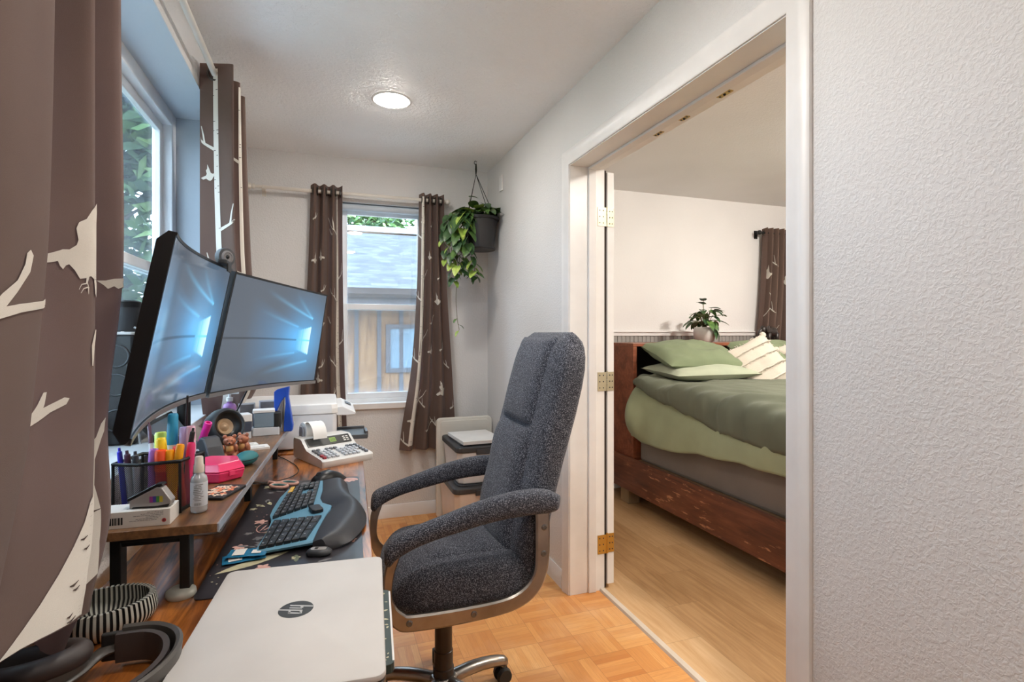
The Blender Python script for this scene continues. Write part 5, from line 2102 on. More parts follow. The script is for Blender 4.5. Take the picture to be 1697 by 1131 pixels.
# display on the slope
sl = Vector((0, .038, .028)).normalized()
up_ = Vector((0, -.028, .038)).normalized()
Q = Matrix(((1, 0, 0, 0), (0, sl.y, up_.y, .150), (0, sl.z, up_.z, .052), (0, 0, 0, 1)))
MB().xf(Q).rbox((.105, .023, .001), (.185, .044, .003), .003).build('display_window', 'calc screen', ca_)
MB().xf(Q).box((.108, .012, .0026), (.134, .034, .0029)).build('display', 'lcd green', ca_)
dg = MB().xf(Q)
for i in range(4):
    x = .111 + i * .0055
    for (a, b, c, d) in ((0, 0, .004, .001), (0, .007, .004, .008), (0, .014, .004, .015), (0, 0, .001, .015), (.003, 0, .004, .015)):
        dg.box((x + a, .015 + b, .0029), (x + c, .015 + d, .0031))
dg.build('digits', 'calc screen', ca_)
sw = MB().xf(Q)
for i in range(2):
    for j in range(3):
        sw.box((.165 + i * .014, .010 + j * .010, .0026), (.175 + i * .014, .014 + j * .010, .0034))
sw.build('printing', 'paper white', ca_)
kx = Matrix(((1, 0, 0, 0), (0, .9928, -.118, .008), (0, .118, .9928, .029), (0, 0, 0, 1)))
first = None
keys = []
for r_ in range(5):
    for c in range(11):
        if (r_ == 4 and c in (2, 6, 7)) or (c == 4 and r_ < 4) or (c == 9 and r_ < 2):
            continue
        mat_ = 'key red' if (r_, c) in ((1, 0), (0, 0)) else ('key dark' if r_ == 4 or c in (0, 10) else 'key grey')
        w_ = .0125
        h_ = .0145 if not (c == 8 and r_ == 0) else .0145
        k = MB().xf(kx)
        k.rbox((.018 + c * .0172, .016 + r_ * .0225, .004), (w_, h_, .008), .0025, n=2)
        k.build('key', mat_, ca_)
# paper roll and its curling strip
M('paper roll', (228, 226, 222), .7)
MB().cyl((.035, CD - .012, .103), (.093, CD - .012, .103), .034, n=30).build('paper_roll', 'paper roll', ca_, smooth=40)
ps_ = MB()
pts = []
for i in range(19):
    t = i / 18
    ang = PI * (1.02 - t * 1.15)
    pts.append((CD - .055 + .052 * math.cos(ang) * 1.0 + .0, .084 + .058 * max(math.sin(ang), -.1)))
ps_.loft([[(.036 + .02 * 0, y, z), (.092, y, z), (.092, y, z + .0006), (.036, y, z + .0006)] for y, z in pts])
ps_.build('paper_strip', 'paper roll', ca_, smooth=60)
for s_ in (.029, .095):
    MB().xf(Matrix.Translation((s_, CD - .012, .075)) @ Matrix.Rotation(PI / 2, 4, 'Y') @ Matrix.Rotation(PI / 2, 4, 'Z')).prism([(-.016, 0), (.016, 0), (.020, .020), (.014, .046), (-.014, .046), (-.020, .020)], -.0025, .0025).build('roll_arm', 'calc cool grey', ca_, bevel=.001)

# printer
pr = thing('printer', 'white all-in-one printer with its dark paper tray pulled out toward the chair', 'printer', (-.17, 2.62, DZT))
M('printer white', (230, 229, 228), .4)
M('printer body', (216, 217, 220), .45)
M('printer dark', (84, 87, 92), .4)
b = MB()
b.prism([(-.21, -.195), (.195, -.195), (.21, -.18), (.21, .18), (.195, .195), (-.21, .195)], .006, .150)
b.build('body', 'printer body', pr, bevel=.004)
MB().box((.165, -.150, .035), (.2105, .150, .125)).build('output_slot', 'matte black', pr)
l_ = MB()
l_.loft([[(x * s_, y * s_, z) for x, y in [(-.215, -.20), (.19, -.20), (.215, -.185), (.215, .185), (.19, .20), (-.215, .20)]] for z, s_ in ((.151, 1), (.172, 1), (.190, .985), (.194, .96))])
l_.build('scanner_lid', 'printer white', pr, bevel=.002)
cp = MB().xf(Matrix.Rotation(PI / 2, 4, 'X')).prism([(.19, .176), (.235, .178), (.290, .150), (.288, .140), (.255, .138), (.21, .140)], -.135, .185)
cp.build('control_panel', 'printer white', pr, bevel=.003)
dp = MB().xf(Matrix.Translation((.262, .02, .1652)) @ Matrix.Rotation(.47, 4, 'Y'))
dp.rbox((0, 0, .002), (.030, .09, .002), .003)
dp.build('touch_panel', 'printer dark', pr)
ty = MB()
ty.box((.20, -.115, .020), (.345, .115, .026)).box((.20, -.12, .018), (.345, -.112, .038)).box((.20, .112, .018), (.345, .12, .038)).box((.338, -.05, .010), (.352, .05, .040))
ty.build('paper_tray', 'printer dark', pr, bevel=.002)
for (x, y) in ((-.18, -.17), (.18, -.17), (-.18, .17), (.18, .17)):
    MB().cyl((x, y, 0), (x, y, .007), .014, n=14).build('foot', 'matte black', pr)

# split ergonomic keyboard
kb = thing('keyboard', 'split ergonomic keyboard with a blue frame and a wide black palm rest', 'keyboard', (0, 1.55, MT))
M('kb blue', (98, 150, 176), .45)
M('kb palm', (46, 47, 52), .5)
M('kb key', (26, 27, 30), .4)
M('key legend', (216, 216, 218), .5)
M('kb yellow', (226, 178, 60), .45)


def kl(pts, z):
    return [(x, y - 1.55, z) for x, y in pts]


blue = [(-.152, 1.288), (-.138, 1.40), (-.135, 1.479), (-.143, 1.53), (-.141, 1.58), (-.130, 1.686), (-.112, 1.763), (-.06, 1.795), (-.012, 1.813), (-.012, 1.70), (-.018, 1.62), (-.011, 1.571), (.012, 1.535), (.010, 1.505), (-.003, 1.456), (-.020, 1.364), (-.031, 1.290)]


def tilt(x):
    return .012 + (x + .15) * .055


kbm = MB()
rings = []
cx0, cy0 = -.07, 1.55
for dz, s_ in ((0, .985), (1, 1.0), (2, .985)):
    rings.append([((cx0 + (x - cx0) * s_), (cy0 + (y - cy0) * s_) - 1.55, tilt(x) - .006 if dz == 0 else tilt(x) + (0 if dz == 1 else .003)) for x, y in blue])
n = len(blue)
vs = [p for r in rings for p in r]
fs = [(i * n + j, i * n + (j + 1) % n, (i + 1) * n + (j + 1) % n, (i + 1) * n + j) for i in range(2) for j in range(n)]
fs.append(tuple(2 * n + j for j in range(n)))
kbm.add(vs, [tuple(reversed(f)) for f in fs[:-1]] + [fs[-1][::-1]])
kbm.build('frame', 'kb blue', kb)
# palm rest: height field between the key edge and the outer rim
inner_e = [(-.031, 1.284), (-.020, 1.364), (-.003, 1.456), (.010, 1.505), (.012, 1.535), (-.011, 1.571), (-.018, 1.62), (-.012, 1.70), (-.012, 1.813)]
outer_e = [(.000, 1.272), (.050, 1.300), (.088, 1.385), (.099, 1.455), (.097, 1.524), (.083, 1.60), (.070, 1.665), (.064, 1.71), (.062, 1.800)]
IE = catmull([(a, b, 0) for a, b in inner_e], 5)
OE = catmull([(a, b, 0) for a, b in outer_e], 5)
hgt = lambda t: .028 + .012 * math.sin(min(1, max(0, t)) * PI) ** .8
rings = []
for i, (a, b) in enumerate(zip(IE, OE)):
    t = i / (len(IE) - 1)
    ring = []
    H_ = hgt(t)
    for j in range(13):
        u = j / 12
        p = a + (b - a) * u
        z = .0215 + (H_ - .020) * math.sin(min(1, u * 1.35) * PI * .5) - (max(0, u - .55) / .45) ** 2.2 * (H_ - .005)
        ring.append((p.x, p.y - 1.55, max(z, .004)))
    ring.append((b.x - .004, b.y - 1.55, .001))
    ring.append((a.x, a.y - 1.55, .001))
    rings.append(ring)
MB().loft(rings).build('palm_rest', 'kb palm', kb, smooth=50)


def quad_keys(q, rows, skip=(), yellow=()):
    """keys laid in a four-cornered patch: q = near-back, near-front, far-front, far-back (front = chair side)"""
    a, b, c, d = (Vector((x, y - 1.55)) for x, y in q)
    nr = len(rows)
    for i, ncol in enumerate(rows):
        for j in range(ncol):
            if (i, j) in skip:
                continue
            u0, u1 = i / nr + .012, (i + 1) / nr - .012
            v0, v1 = j / ncol + .006, (j + 1) / ncol - .006
            P_ = lambda u, v: (a * (1 - u) + b * u) * (1 - v) + (d * (1 - u) + c * u) * v
            cs_ = [P_(u0, v0), P_(u1, v0), P_(u1, v1), P_(u0, v1)]
            cen = sum(cs_, Vector((0, 0))) / 4
            k = MB()
            z0, z1 = .010, .0235 + (cen.x + .15) * .05
            k.loft([[(p.x, p.y, z0) for p in cs_], [(p.x, p.y, z1 - .0012) for p in cs_], [(cen.x + (p.x - cen.x) * .86, cen.y + (p.y - cen.y) * .86, z1) for p in cs_]])
            m_ = 'kb yellow' if (i, j) in yellow else 'kb key'
            k.mat(1)
            e = .0016
            p0 = cen + Vector((-.002, -.0015))
            k.box((p0.x - e, p0.y - e * .8, z1), (p0.x + e, p0.y + e * .8, z1 + .0002))
            k.build('key', [m_, 'key legend'], kb)


quad_keys([(-.144, 1.294), (-.044, 1.306), (-.012, 1.448), (-.128, 1.462)], (5, 5, 5, 5, 4, 3))
quad_keys([(-.134, 1.490), (-.034, 1.560), (-.020, 1.790), (-.105, 1.752)], (9, 9, 9, 9, 8, 7), skip=((3, 5), (4, 5), (3, 6)), yellow=((0, 8), (0, 7)))
sp_ = MB()
sp_.rbox((-.028, 1.508 - 1.55, .027), (.030, .05, .010), .008, rz=.25)
sp_.build('thumb_key', 'kb key', kb)
MB().rbox((-.10, 1.33 - 1.55, .0045), (.05, .03, .009), .004).build('foot', 'matte black', kb)
MB().rbox((-.08, 1.74 - 1.55, .0045), (.05, .03, .009), .004).build('foot', 'matte black', kb)
# lift feet under the palm rest
MB().box((.02, 1.32 - 1.55, 0), (.06, 1.335 - 1.55, .008)).build('palm_lift', 'matte black', kb)

# mouse
ms = thing('mouse', 'black computer mouse behind the keyboard', 'mouse', (.004, 1.872, MT), .62)
mb = MB()
rings = []
for i in range(15):
    t = i / 14
    x = -.062 + .124 * t
    w_ = .034 * math.sin(PI * (.08 + .86 * t)) ** .55
    h_ = .006 + .034 * math.sin(PI * min(1, t ** .8 * 1.02)) ** .75
    rings.append([(x, -w_, .001), (x, -w_ * 1.02, h_ * .35), (x, -w_ * .85, h_ * .75), (x, -w_ * .4, h_), (x, w_ * .3, h_ * .97), (x, w_ * .8, h_ * .72), (x, w_ * 1.0, h_ * .35), (x, w_ * .98, .001)])
mb.loft(rings)
mb.build('shell', 'black plastic', ms, smooth=50)
MB().tube([(-.058, .0, .014), (-.04, 0, .030), (-.015, .0, .0392), (.005, 0, .0405)], .0008, 6, sm=4).build('button_seam', 'dark grey plastic', ms)
MB().cyl((-.036, -.003, .031), (-.036, .003, .031), .0085, n=18).build('scroll_wheel', 'dark grey plastic', ms, smooth=40)

# scissors
M('scissor pink', (214, 164, 148), .5)
M('scissor teal', (92, 132, 132), .5)
sc = thing('scissors', 'scissors with pink and teal handles lying behind the keyboard', 'scissors', (-.180, 1.898, MT + .001), -.65)
for s_, z in ((1, 0.0), (-1, .003)):
    bl = MB()
    bl.prism([(-.115, s_ * .001), (.0, s_ * -.006), (.022, s_ * .0), (.012, s_ * .007), (-.02, s_ * .008)], z, z + .0022)
    bo_ = bl.build('blade', 'brushed steel', sc)
    hd = MB()
    c = (.062, s_ * .020 + .004 * s_)
    pts = [(c[0] + .030 * math.cos(t * PI / 12), c[1] + .0165 * math.sin(t * PI / 12), z + .005) for t in range(24)]
    hd.tube(pts, .0048, 8, closed=True)
    hd.tube([(.0, s_ * -.002, z + .004), (.02, s_ * .004, z + .005), (.036, s_ * .014, z + .005)], [.006, .006, .005], 8)
    hd.build('handle', 'scissor pink', sc, smooth=60)
    hd = MB()
    pts = [(c[0] + .0245 * math.cos(t * PI / 12), c[1] + .0115 * math.sin(t * PI / 12), z + .005) for t in range(24)]
    hd.tube(pts, .0034, 8, closed=True)
    hd.build('handle_lining', 'scissor teal', sc, smooth=60)
MB().cyl((0, 0, 0), (0, 0, .008), .0045, n=14).build('pivot', 'chrome', sc)

# small remote fob
fb = thing('key_fob', 'small grey remote fob lying between keyboard and laptop', 'remote', (-.018, 1.262, MT), -.30)
mb = MB()
mb.loft([[(x * s_, y * s_, z) for x, y in [(-.026, -.006), (-.018, -.015), (.016, -.016), (.027, -.008), (.028, .008), (.018, .016), (-.018, .015), (-.026, .007)]] for z, s_ in ((0, .8), (.004, 1), (.009, 1), (.013, .85), (.014, .7))])
mb.build('shell', 'dark grey plastic', fb, smooth=50, bevel=.001)
MB().rbox((0, 0, .0145), (.034, .017, .0014), .006).build('faceplate', 'silver plastic', fb)
MB().box((-.008, -.005, .0151), (-.001, .005, .0156)).build('button', 'matte black', fb)

# blue and white packets
for k, (x, y, z, r_, w_, l_, lb) in enumerate(((-.172, 1.293, 0, .15, .085, .05, 'blue and white packet under the others, by the laptop corner'), (-.165, 1.298, .0075, -.12, .080, .045, 'blue and white packet on top of another by the laptop corner'))):
    t = thing('packet', lb, 'packet', (x, y, MT + z), r_, 'blue and white packets')
    M('packet blue', (32, 112, 152), .35)
    mb = MB()
    mb.grid(lambda u, v: ((u - .5) * w_, (v - .5) * l_, .004 + .0028 * math.sin(PI * u) ** .5 * math.sin(PI * v) ** .5 + .0006 * math.sin(u * 14 + v * 5)), 16, 10)
    mb.grid(lambda u, v: ((u - .5) * w_, (.5 - v) * l_, .004 - .0036 * math.sin(PI * u) ** .5 * math.sin(PI * v) ** .5), 16, 10)
    mb.build('pouch', 'packet blue', t, smooth=180)
    mb = MB()
    hz = lambda x_, y_: .0046 + .0028 * max(0, math.sin(PI * (x_ / w_ + .5))) ** .5 * max(0, math.sin(PI * (y_ / l_ + .5))) ** .5
    for (a, b, c, d) in ((-.36, -.05, -.38, .38), (.12, .36, -.3, .1)):
        mb.grid(lambda u, v: (w_ * (a + (b - a) * u), l_ * (c + (d - c) * v), hz(w_ * (a + (b - a) * u), l_ * (c + (d - c) * v)) + .0006), 8, 8)
    mb.build('label', 'paper white', t, smooth=180)

# ribbed bowl
M('rib silver', (178, 178, 168), .42, .1)
bw = thing('ribbed_bowl', 'oval light grey ribbed bowl on the wooden desk beside the curtain', 'bowl', (-.356, 1.062, DZT), .25)
mb = MB()
NR = 58
ns = NR * 8


def rib(t, z, rad):
    w_ = math.cos(t * NR)
    return rad * 1.05 + (.0022 if w_ > -.2 else -.0030)


rings = []
pf = [(.050, .0), (.058, .004), (.072, .016), (.0765, .028), (.0755, .040), (.073, .052)]
pf2 = [(.069, .052), (.0705, .040), (.071, .028), (.066, .016), (.054, .006), (.030, .004), (.0001, .004)]
for r_, z in [(p.x, p.y) for p in catmull([(a, b, 0) for a, b in pf], 4)]:
    rings.append([(rib(2 * PI * k / ns, z, r_) * math.cos(2 * PI * k / ns) * .96, rib(2 * PI * k / ns, z, r_) * math.sin(2 * PI * k / ns) * .74, z) for k in range(ns)])
for r_, z in pf2:
    am = 1 if z > .01 else 0
    rings.append([((r_ + am * .0014 * math.cos(2 * PI * k / ns * NR)) * math.cos(2 * PI * k / ns) * .96, (r_ + am * .0014 * math.cos(2 * PI * k / ns * NR)) * math.sin(2 * PI * k / ns) * .74, z) for k in range(ns)])
mb.loft(rings)
for fi in range(len(mb.f)):
    k = fi % ns
    if fi // ns < len(rings) - 3 and math.cos((k + .5) / ns * 2 * PI * NR) < -.2:
        mb.m[fi] = 1
mb.build('bowl_body', ['rib silver', 'matte black'], bw, smooth=40)
M('bowl trinket', (196, 150, 104), .5)
it = MB().ball((.0, .0, .009), .012, 10, 8, (2.2, .8, .4), .3).build('trinket', 'bowl trinket', smooth=180, loc=(-.345, 1.062, DZT))
tag(it, 'small tan trinket lying inside the ribbed bowl', 'trinket')
# small white lid behind the bowl
sd = MB().lathe([(.024, 0), (.026, .003), (.025, .011), (.018, .016), (.0001, .017)], 28).build('jar_lid', 'rib silver', loc=(-.262, 1.158, DZT), smooth=50)
tag(sd, 'smooth pale grey round lid beside the near shelf leg', 'lid')

# headphones lying on the desk
hpn = thing('headphones', 'dark brown-grey over-ear headphones lying on the near end of the desk', 'headphones', (-.33, .88, DZT), 0)
M('ear leather', (56, 48, 46), .55)
M('phone shell', (74, 70, 66), .42)


def ear(cx, cy, cz, rx, ry, rot, tiltx, nm):
    Q = Matrix.Translation((cx, cy, cz)) @ Matrix.Rotation(rot, 4, 'Z') @ Matrix.Rotation(tiltx, 4, 'X')
    cu = MB().xf(Q)
    cu.tube([(rx * math.cos(t * PI / 20), ry * math.sin(t * PI / 20), 0) for t in range(40)], .0155, 14, closed=True, flat=(1, 1.0))
    o = cu.build('ear_cushion', 'ear leather', hpn, smooth=180)
    sh = MB().xf(Q)
    sh.loft([[(a * (rx + .010) * math.cos(t * PI / 20), a * (ry + .010) * math.sin(t * PI / 20), z) for t in range(40)] for z, a in ((-.008, 1), (-.018, 1), (-.030, .93), (-.038, .75), (-.041, .4))])
    sh.build('ear_cup', 'phone shell', hpn, smooth=50)
    li = MB().xf(Q)
    li.loft([[(a * rx * math.cos(t * PI / 20), a * ry * math.sin(t * PI / 20), z) for t in range(40)] for z, a in ((-.009, .95), (-.0075, .6))])
    li.build('ear_lining', 'matte black', hpn)
    return o


ear(-.050, .022, .044, .050, .030, .35, -.10, 'a')
ear(-.085, -.075, .044, .050, .032, -.25, .1, 'b')
bd = MB()
pts = [(.040, .068, .034), (.085, .062, .034), (.118, .030, .034), (.128, -.020, .034), (.112, -.075, .034), (.07, -.125, .034), (.01, -.165, .034)]
bd.sweep(catmull(pts, 5), [(-.006, -.028), (-.002, -.031), (.003, -.028), (.005, 0), (.003, .022), (-.002, .025), (-.006, .022), (-.004, 0)])
bd.build('headband', 'phone shell', hpn, smooth=50)
bd = MB()
bd.sweep(catmull([(.034, .058, .034), (.075, .054, .034), (.104, .026, .034), (.114, -.020, .034), (.099, -.07, .034), (.06, -.115, .034)], 5), [(-.004, -.024), (.004, -.024), (.007, 0), (.004, .018), (-.004, .018)])
bd.build('headband_padding', 'ear leather', hpn, smooth=50)
yk = MB()
yk.tube([(.040, .066, .030), (.020, .062, .028), (.008, .045, .024), (.002, .020, .022), (-.020, -.008, .020), (-.05, -.020, .02)], [.009, .010, .008, .006, .006, .005], 10, sm=4, flat=(1.4, .7))
yk.build('yoke', 'phone shell', hpn, smooth=60)
MB().rbox((.030, .066, .031), (.034, .010, .040), .004).build('slider', 'matte black', hpn)
yk = MB()
yk.tube([(.01, -.165, .030), (-.02, -.13, .026), (-.035, -.10, .022)], [.008, .007, .006], 10, sm=4)
yk.build('yoke', 'phone shell', hpn, smooth=60)

# flat silver tablet under the shelf
tt = thing('silver_tablet', 'thin silver-edged tablet lying on the desk under the shelf', 'tablet', (-.315, 1.62, DZT + .0003), DR)
MB().rbox((0, 0, .004), (.14, .27, .008), .012, n=4).build('body', 'silver plastic', tt)
MB().rbox((0, 0, .0082), (.125, .25, .0008), .008, n=4).build('screen_glass', 'far glass', tt)

# cable on the desk
mb = MB()
mb.tube([(-.19, 2.33, MT + .001), (-.15, 2.25, MT), (-.105, 2.12, MT), (-.100, 2.02, MT), (-.14, 1.95, MT), (-.22, 1.93, MT), (-.27, 1.96, MT)], .0016, 6, sm=8)
tag(mb.build('cable', 'matte black', smooth=180), 'thin black cable looping over the desk in front of the calculator', 'cable')

# ------------------------------------------------------------ storage boxes in the corner
M('tub white', (226, 224, 222), .45, vary=3)
M('tub clear', (226, 210, 196), .4)
M('lid dark', (58, 58, 60), .45)
M('board cream', (218, 214, 204), .5)


def tub(label, x, y, z, w_, d_, h_, mt_, rz):
    t = thing('storage_tub', label, 'storage box', (x, y, z), rz, 'stacked storage tubs')
    mb = MB()
    rings = []
    for zz, s_ in ((0, .90), (.01, .91), (h_ - .012, 1.0)):
        rings.append([(p[0] * s_, p[1] * s_, zz) for p in [(w_ / 2 - .03, d_ / 2), (-w_ / 2 + .03, d_ / 2), (-w_ / 2, d_ / 2 - .03), (-w_ / 2, -d_ / 2 + .03), (-w_ / 2 + .03, -d_ / 2), (w_ / 2 - .03, -d_ / 2), (w_ / 2, -d_ / 2 + .03), (w_ / 2, d_ / 2 - .03)]])
    mb.loft(rings)
    mb.build('tub_body', mt_, t, bevel=.006)
    l = MB().rbox((0, 0, h_ + .006), (w_ + .02, d_ + .02, .036), .035)
    l.build('lid', 'lid dark', t)
    MB().rbox((0, 0, h_ + .028), (w_ - .05, d_ - .05, .010), .03).build('lid_panel', 'dark grey plastic', t)
    for s_ in (-1, 1):
        MB().rbox((0, s_ * (d_ / 2 + .012), h_ - .008), (.09, .014, .03), .004).build('latch', 'lid dark', t)
    return t


tub('milky storage tub with a dark lid at the bottom of the corner stack', .865, 3.235, 0, .33, .46, .31, 'tub clear', 0)
tub('white storage tub with a dark lid on top of the milky one', .875, 3.235, .345, .31, .42, .20, 'tub white', 0)
pst = thing('paper_pile', 'white folder of papers on the upper storage tub', 'papers', (.875, 3.205, .579), .06)
for k in range(4):
    MB().box((-.13, -.17, k * .005), (.13, .17, k * .005 + .0042)).build('folder', 'paper white', pst, bevel=.001)
bd_ = thing('white_board', 'large cream rounded panel standing upright behind the storage tubs', 'panel', (.880, 3.505, 0), 0)
MB().xf(Matrix.Translation((0, 0, .335)) @ Matrix.Rotation(PI / 2, 4, 'X')).rbox((0, 0, 0), (.385, .67, .030), .03, n=6).build('panel', 'board cream', bd_)
MB().xf(Matrix.Translation((0, -.017, .335)) @ Matrix.Rotation(PI / 2, 4, 'X')).rbox((0, 0, 0), (.33, .63, .006), .02, n=6).build('front_panel', 'board cream', bd_)
bg_ = MB().ball((0, 0, .022), .044, 18, 12, (1.0, .8, .49)).build('orange_pouch', 'terracotta cloth' if 'terracotta cloth' in MATS else [M('terracotta cloth', (206, 104, 62), .8) and 'terracotta cloth'], smooth=180, loc=(.63, 3.30, 0))
tag(bg_, 'small round orange pouch on the floor beside the storage tubs', 'pouch')

# ------------------------------------------------------------ hanging pothos
def heart(L, w_, fold=.22, curl=.25):
    """heart-shaped leaf in local space: stem at origin, tip along +x"""
    vs, fs = [], []
    n = 8
    for i in range(n + 1):
        t = i / n
        x = -.12 * L * (1 - t) ** 3 + L * t
        h = w_ * .5 * (math.sin(PI * min(1, (t * .93 + .07) ** .62)) ** .8)
        z = -curl * L * t * t
        for q in (-1, -.5, 0, .5, 1):
            back = -.10 * L * (1 - t) ** 2 * abs(q) ** 1.5
            vs.append((x + back, q * h, z + abs(q) * h * fold))
    for i in range(n):
        for j in range(4):
            a = i * 5 + j
            fs.append((a, a + 1, a + 6, a + 5))
    return vs, fs


def add_leaf(mb, p, d, L, w_, roll=0, rnd=random):
    """leaf whose tip points along d"""
    d = Vector(d).normalized()
    upv = Vector((0, 0, 1))
    y = upv.cross(d)
    if y.length < .05:
        y = Vector((1, 0, 0))
    y.normalize()
    z = d.cross(y)
    R = Matrix((d, y, z)).transposed().to_4x4()
    Q = Matrix.Translation(p) @ R @ Matrix.Rotation(roll, 4, 'X')
    vs, fs = heart(L, w_)
    mb.xf(Q)
    mb.add(vs, fs)
    mb.xf(None)


def leafmat(name, c, edge):
    m = bpy.data.materials.new(name)
    MATS[name] = m
    g = N(m)
    nz = g.noise(g.P(obj=True), 26, 3, .6, .6)
    g.col(g.mix(g.fr(nz, .42, .66), c, edge))
    g.b.inputs['Roughness'].default_value = .4


leafmat('pothos green', (66, 98, 50), (92, 124, 60))
leafmat('pothos lime', (138, 170, 66), (190, 204, 110))
leafmat('pothos dark', (44, 74, 44), (66, 96, 52))
M('vine brown', (96, 92, 58), .6)
M('pot black', (46, 44, 44), .42)
M('soil', (52, 38, 28), .95)
hp0 = thing('hanging_plant', 'trailing green pothos in a black hanging pot near the end window', 'plant', (.958, 3.39, 1.80))
M('pothos', (60, 90, 50), .5)
MB().lathe([(.084, 0), (.090, .004), (.116, .182), (.126, .184), (.129, .200), (.123, .202), (.116, .184), (.110, .165)], 40, caps=False).lathe([(.0001, .002), (.088, .002)], 40, caps=False).build('pot', 'pot black', hp0, smooth=40)
MB().lathe([(.0001, .176), (.112, .172)], 30, caps=False).build('soil', 'soil', hp0)
MB().lathe([(.100, -.012), (.104, -.004), (.100, .004), (.0001, .004)], 32).build('saucer', 'pot black', hp0, smooth=40)
hk = (-.027, 0, .47)
hg = MB()
for k in range(4):
    a = .6 + k * PI / 2
    hg.tube([(.124 * math.cos(a), .124 * math.sin(a), .194), (hk[0], hk[1], .49)], .0022, 6)
hg.tube([(hk[0], 0, .485), (hk[0], 0, .52), (hk[0], 0, .560)], [.003, .0075, .004], 8)
hg.tube([(hk[0], 0, .55), (hk[0] - .012, 0, .562), (hk[0] - .006, 0, .578), (hk[0] + .006, 0, .572)], .0022, 8, sm=4)
hg.build('hanger', 'matte black', hp0, smooth=60)
rnd = random.Random(12)
lf = MB()
vn = MB()
for k in range(38):
    a = rnd.uniform(0, 2 * PI)
    r_ = rnd.uniform(.03, .13)
    z = .205 + rnd.uniform(0, .075)
    lf.mat(rnd.choice((0, 0, 2, 1)))
    add_leaf(lf, Vector((r_ * math.cos(a), r_ * math.sin(a), z)), (math.cos(a), math.sin(a), rnd.uniform(-.5, .5)), rnd.uniform(.075, .115), rnd.uniform(.055, .08), rnd.uniform(-.4, .4))
# long leaf upright and the one by the hanger
lf.mat(0)
add_leaf(lf, Vector((.07, -.02, .235)), (.75, -.3, .5), .105, .075)
add_leaf(lf, Vector((-.07, -.01, .335)), (.9, -.3, .05), .055, .035)
vn.tube([(-.06, 0, .22), (-.075, -.01, .28), (-.07, -.01, .335)], .0018, 6)
# vines: (start angle, end points)
vines = [
    [(-.10, -.04, .23), (-.16, -.05, .22), (-.20, -.05, .12), (-.205, -.05, .0), (-.19, -.05, -.12), (-.185, -.05, -.22)],
    [(-.09, -.06, .23), (-.14, -.09, .20), (-.17, -.09, .08), (-.18, -.09, -.06), (-.16, -.09, -.18)],
    [(-.10, .02, .23), (-.19, .0, .22), (-.235, .0, .14), (-.24, .0, .05), (-.235, 0, -.08)],
    [(-.10, -.02, .23), (-.15, -.03, .17), (-.15, -.03, .02), (-.12, -.04, -.08), (-.09, -.05, -.16), (-.03, -.05, -.19)],
    [(-.09, -.05, .22), (-.13, -.06, .1), (-.155, -.06, -.1), (-.175, -.06, -.3), (-.17, -.06, -.45), (-.155, -.06, -.54)],
    [(-.08, -.07, .23), (-.11, -.10, .15), (-.105, -.10, .0), (-.07, -.10, -.1), (-.06, -.09, -.17)],
]
for vi, v in enumerate(vines):
    pts = catmull(v, 8)
    vn.tube(pts, .0017, 6)
    n = len(pts)
    L = sum((pts[i + 1] - pts[i]).length for i in range(n - 1))
    cnt = int(L / (.022 if vi != 4 else .06))
    for q in range(1, cnt + 1):
        i = min(n - 1, int(q / cnt * (n - 1)))
        p = pts[i]
        if vi == 4 and -.44 < p.z < -.16:
            continue
        s_ = 1 if q % 2 else -1
        d = Vector((s_ * rnd.uniform(.2, .9), -rnd.uniform(.2, .8), -rnd.uniform(.3, 1.1)))
        low = max(0, min(1, (.2 - p.z) / .4))
        lf.mat(rnd.choice((0, 0, 2, 2, 2)) if rnd.random() > .12 + .38 * low else 1)
        sz = rnd.uniform(.066, .100) * (1 - .3 * low) * (.6 if vi == 4 and p.z < -.3 else 1)
        o = d.normalized() * .018
        vn.tube([p, p + o], .0011, 5)
        add_leaf(lf, p + o, d, sz, sz * rnd.uniform(.66, .8), rnd.uniform(-.5, .5))
fo = lf.build('foliage', ['pothos green', 'pothos lime', 'pothos dark'], hp0, smooth=60)
vn.build('vines', 'vine brown', hp0, smooth=60)

# ------------------------------------------------------------ bedroom
bed = thing('bed', 'wide bed with a scratched red-brown wooden frame and dark green duvet', 'bed', (2.05, 3.25, 0))


def bl(x, y, z):
    return (x - 2.05, y - 3.25, z)


BW, BY0, BY1 = 3.62, 1.25, 3.27
MB().box(bl(2.030, BY0, .112), bl(2.054, 3.60, .35)).build('side_rail', 'redwood', bed, bevel=.003)
MB().box(bl(BW - .035, BY0, .112), bl(BW, BY1 - .01, .35)).build('side_rail', 'redwood', bed, bevel=.003)
MB().box(bl(2.03, BY0 - .035, .112), bl(BW, BY0, .35)).build('foot_rail', 'redwood', bed, bevel=.003)
MB().box(bl(2.085, BY0, .25), bl(BW - .035, BY1 - .01, .335)).build('slat_deck', 'post wood', bed)
for x in (2.06, 3.50):
    for y in (1.40, 3.34):
        MB().box(bl(x, y, 0), bl(x + .09, y + .11, .25)).build('support_block', 'post wood', bed, bevel=.003)
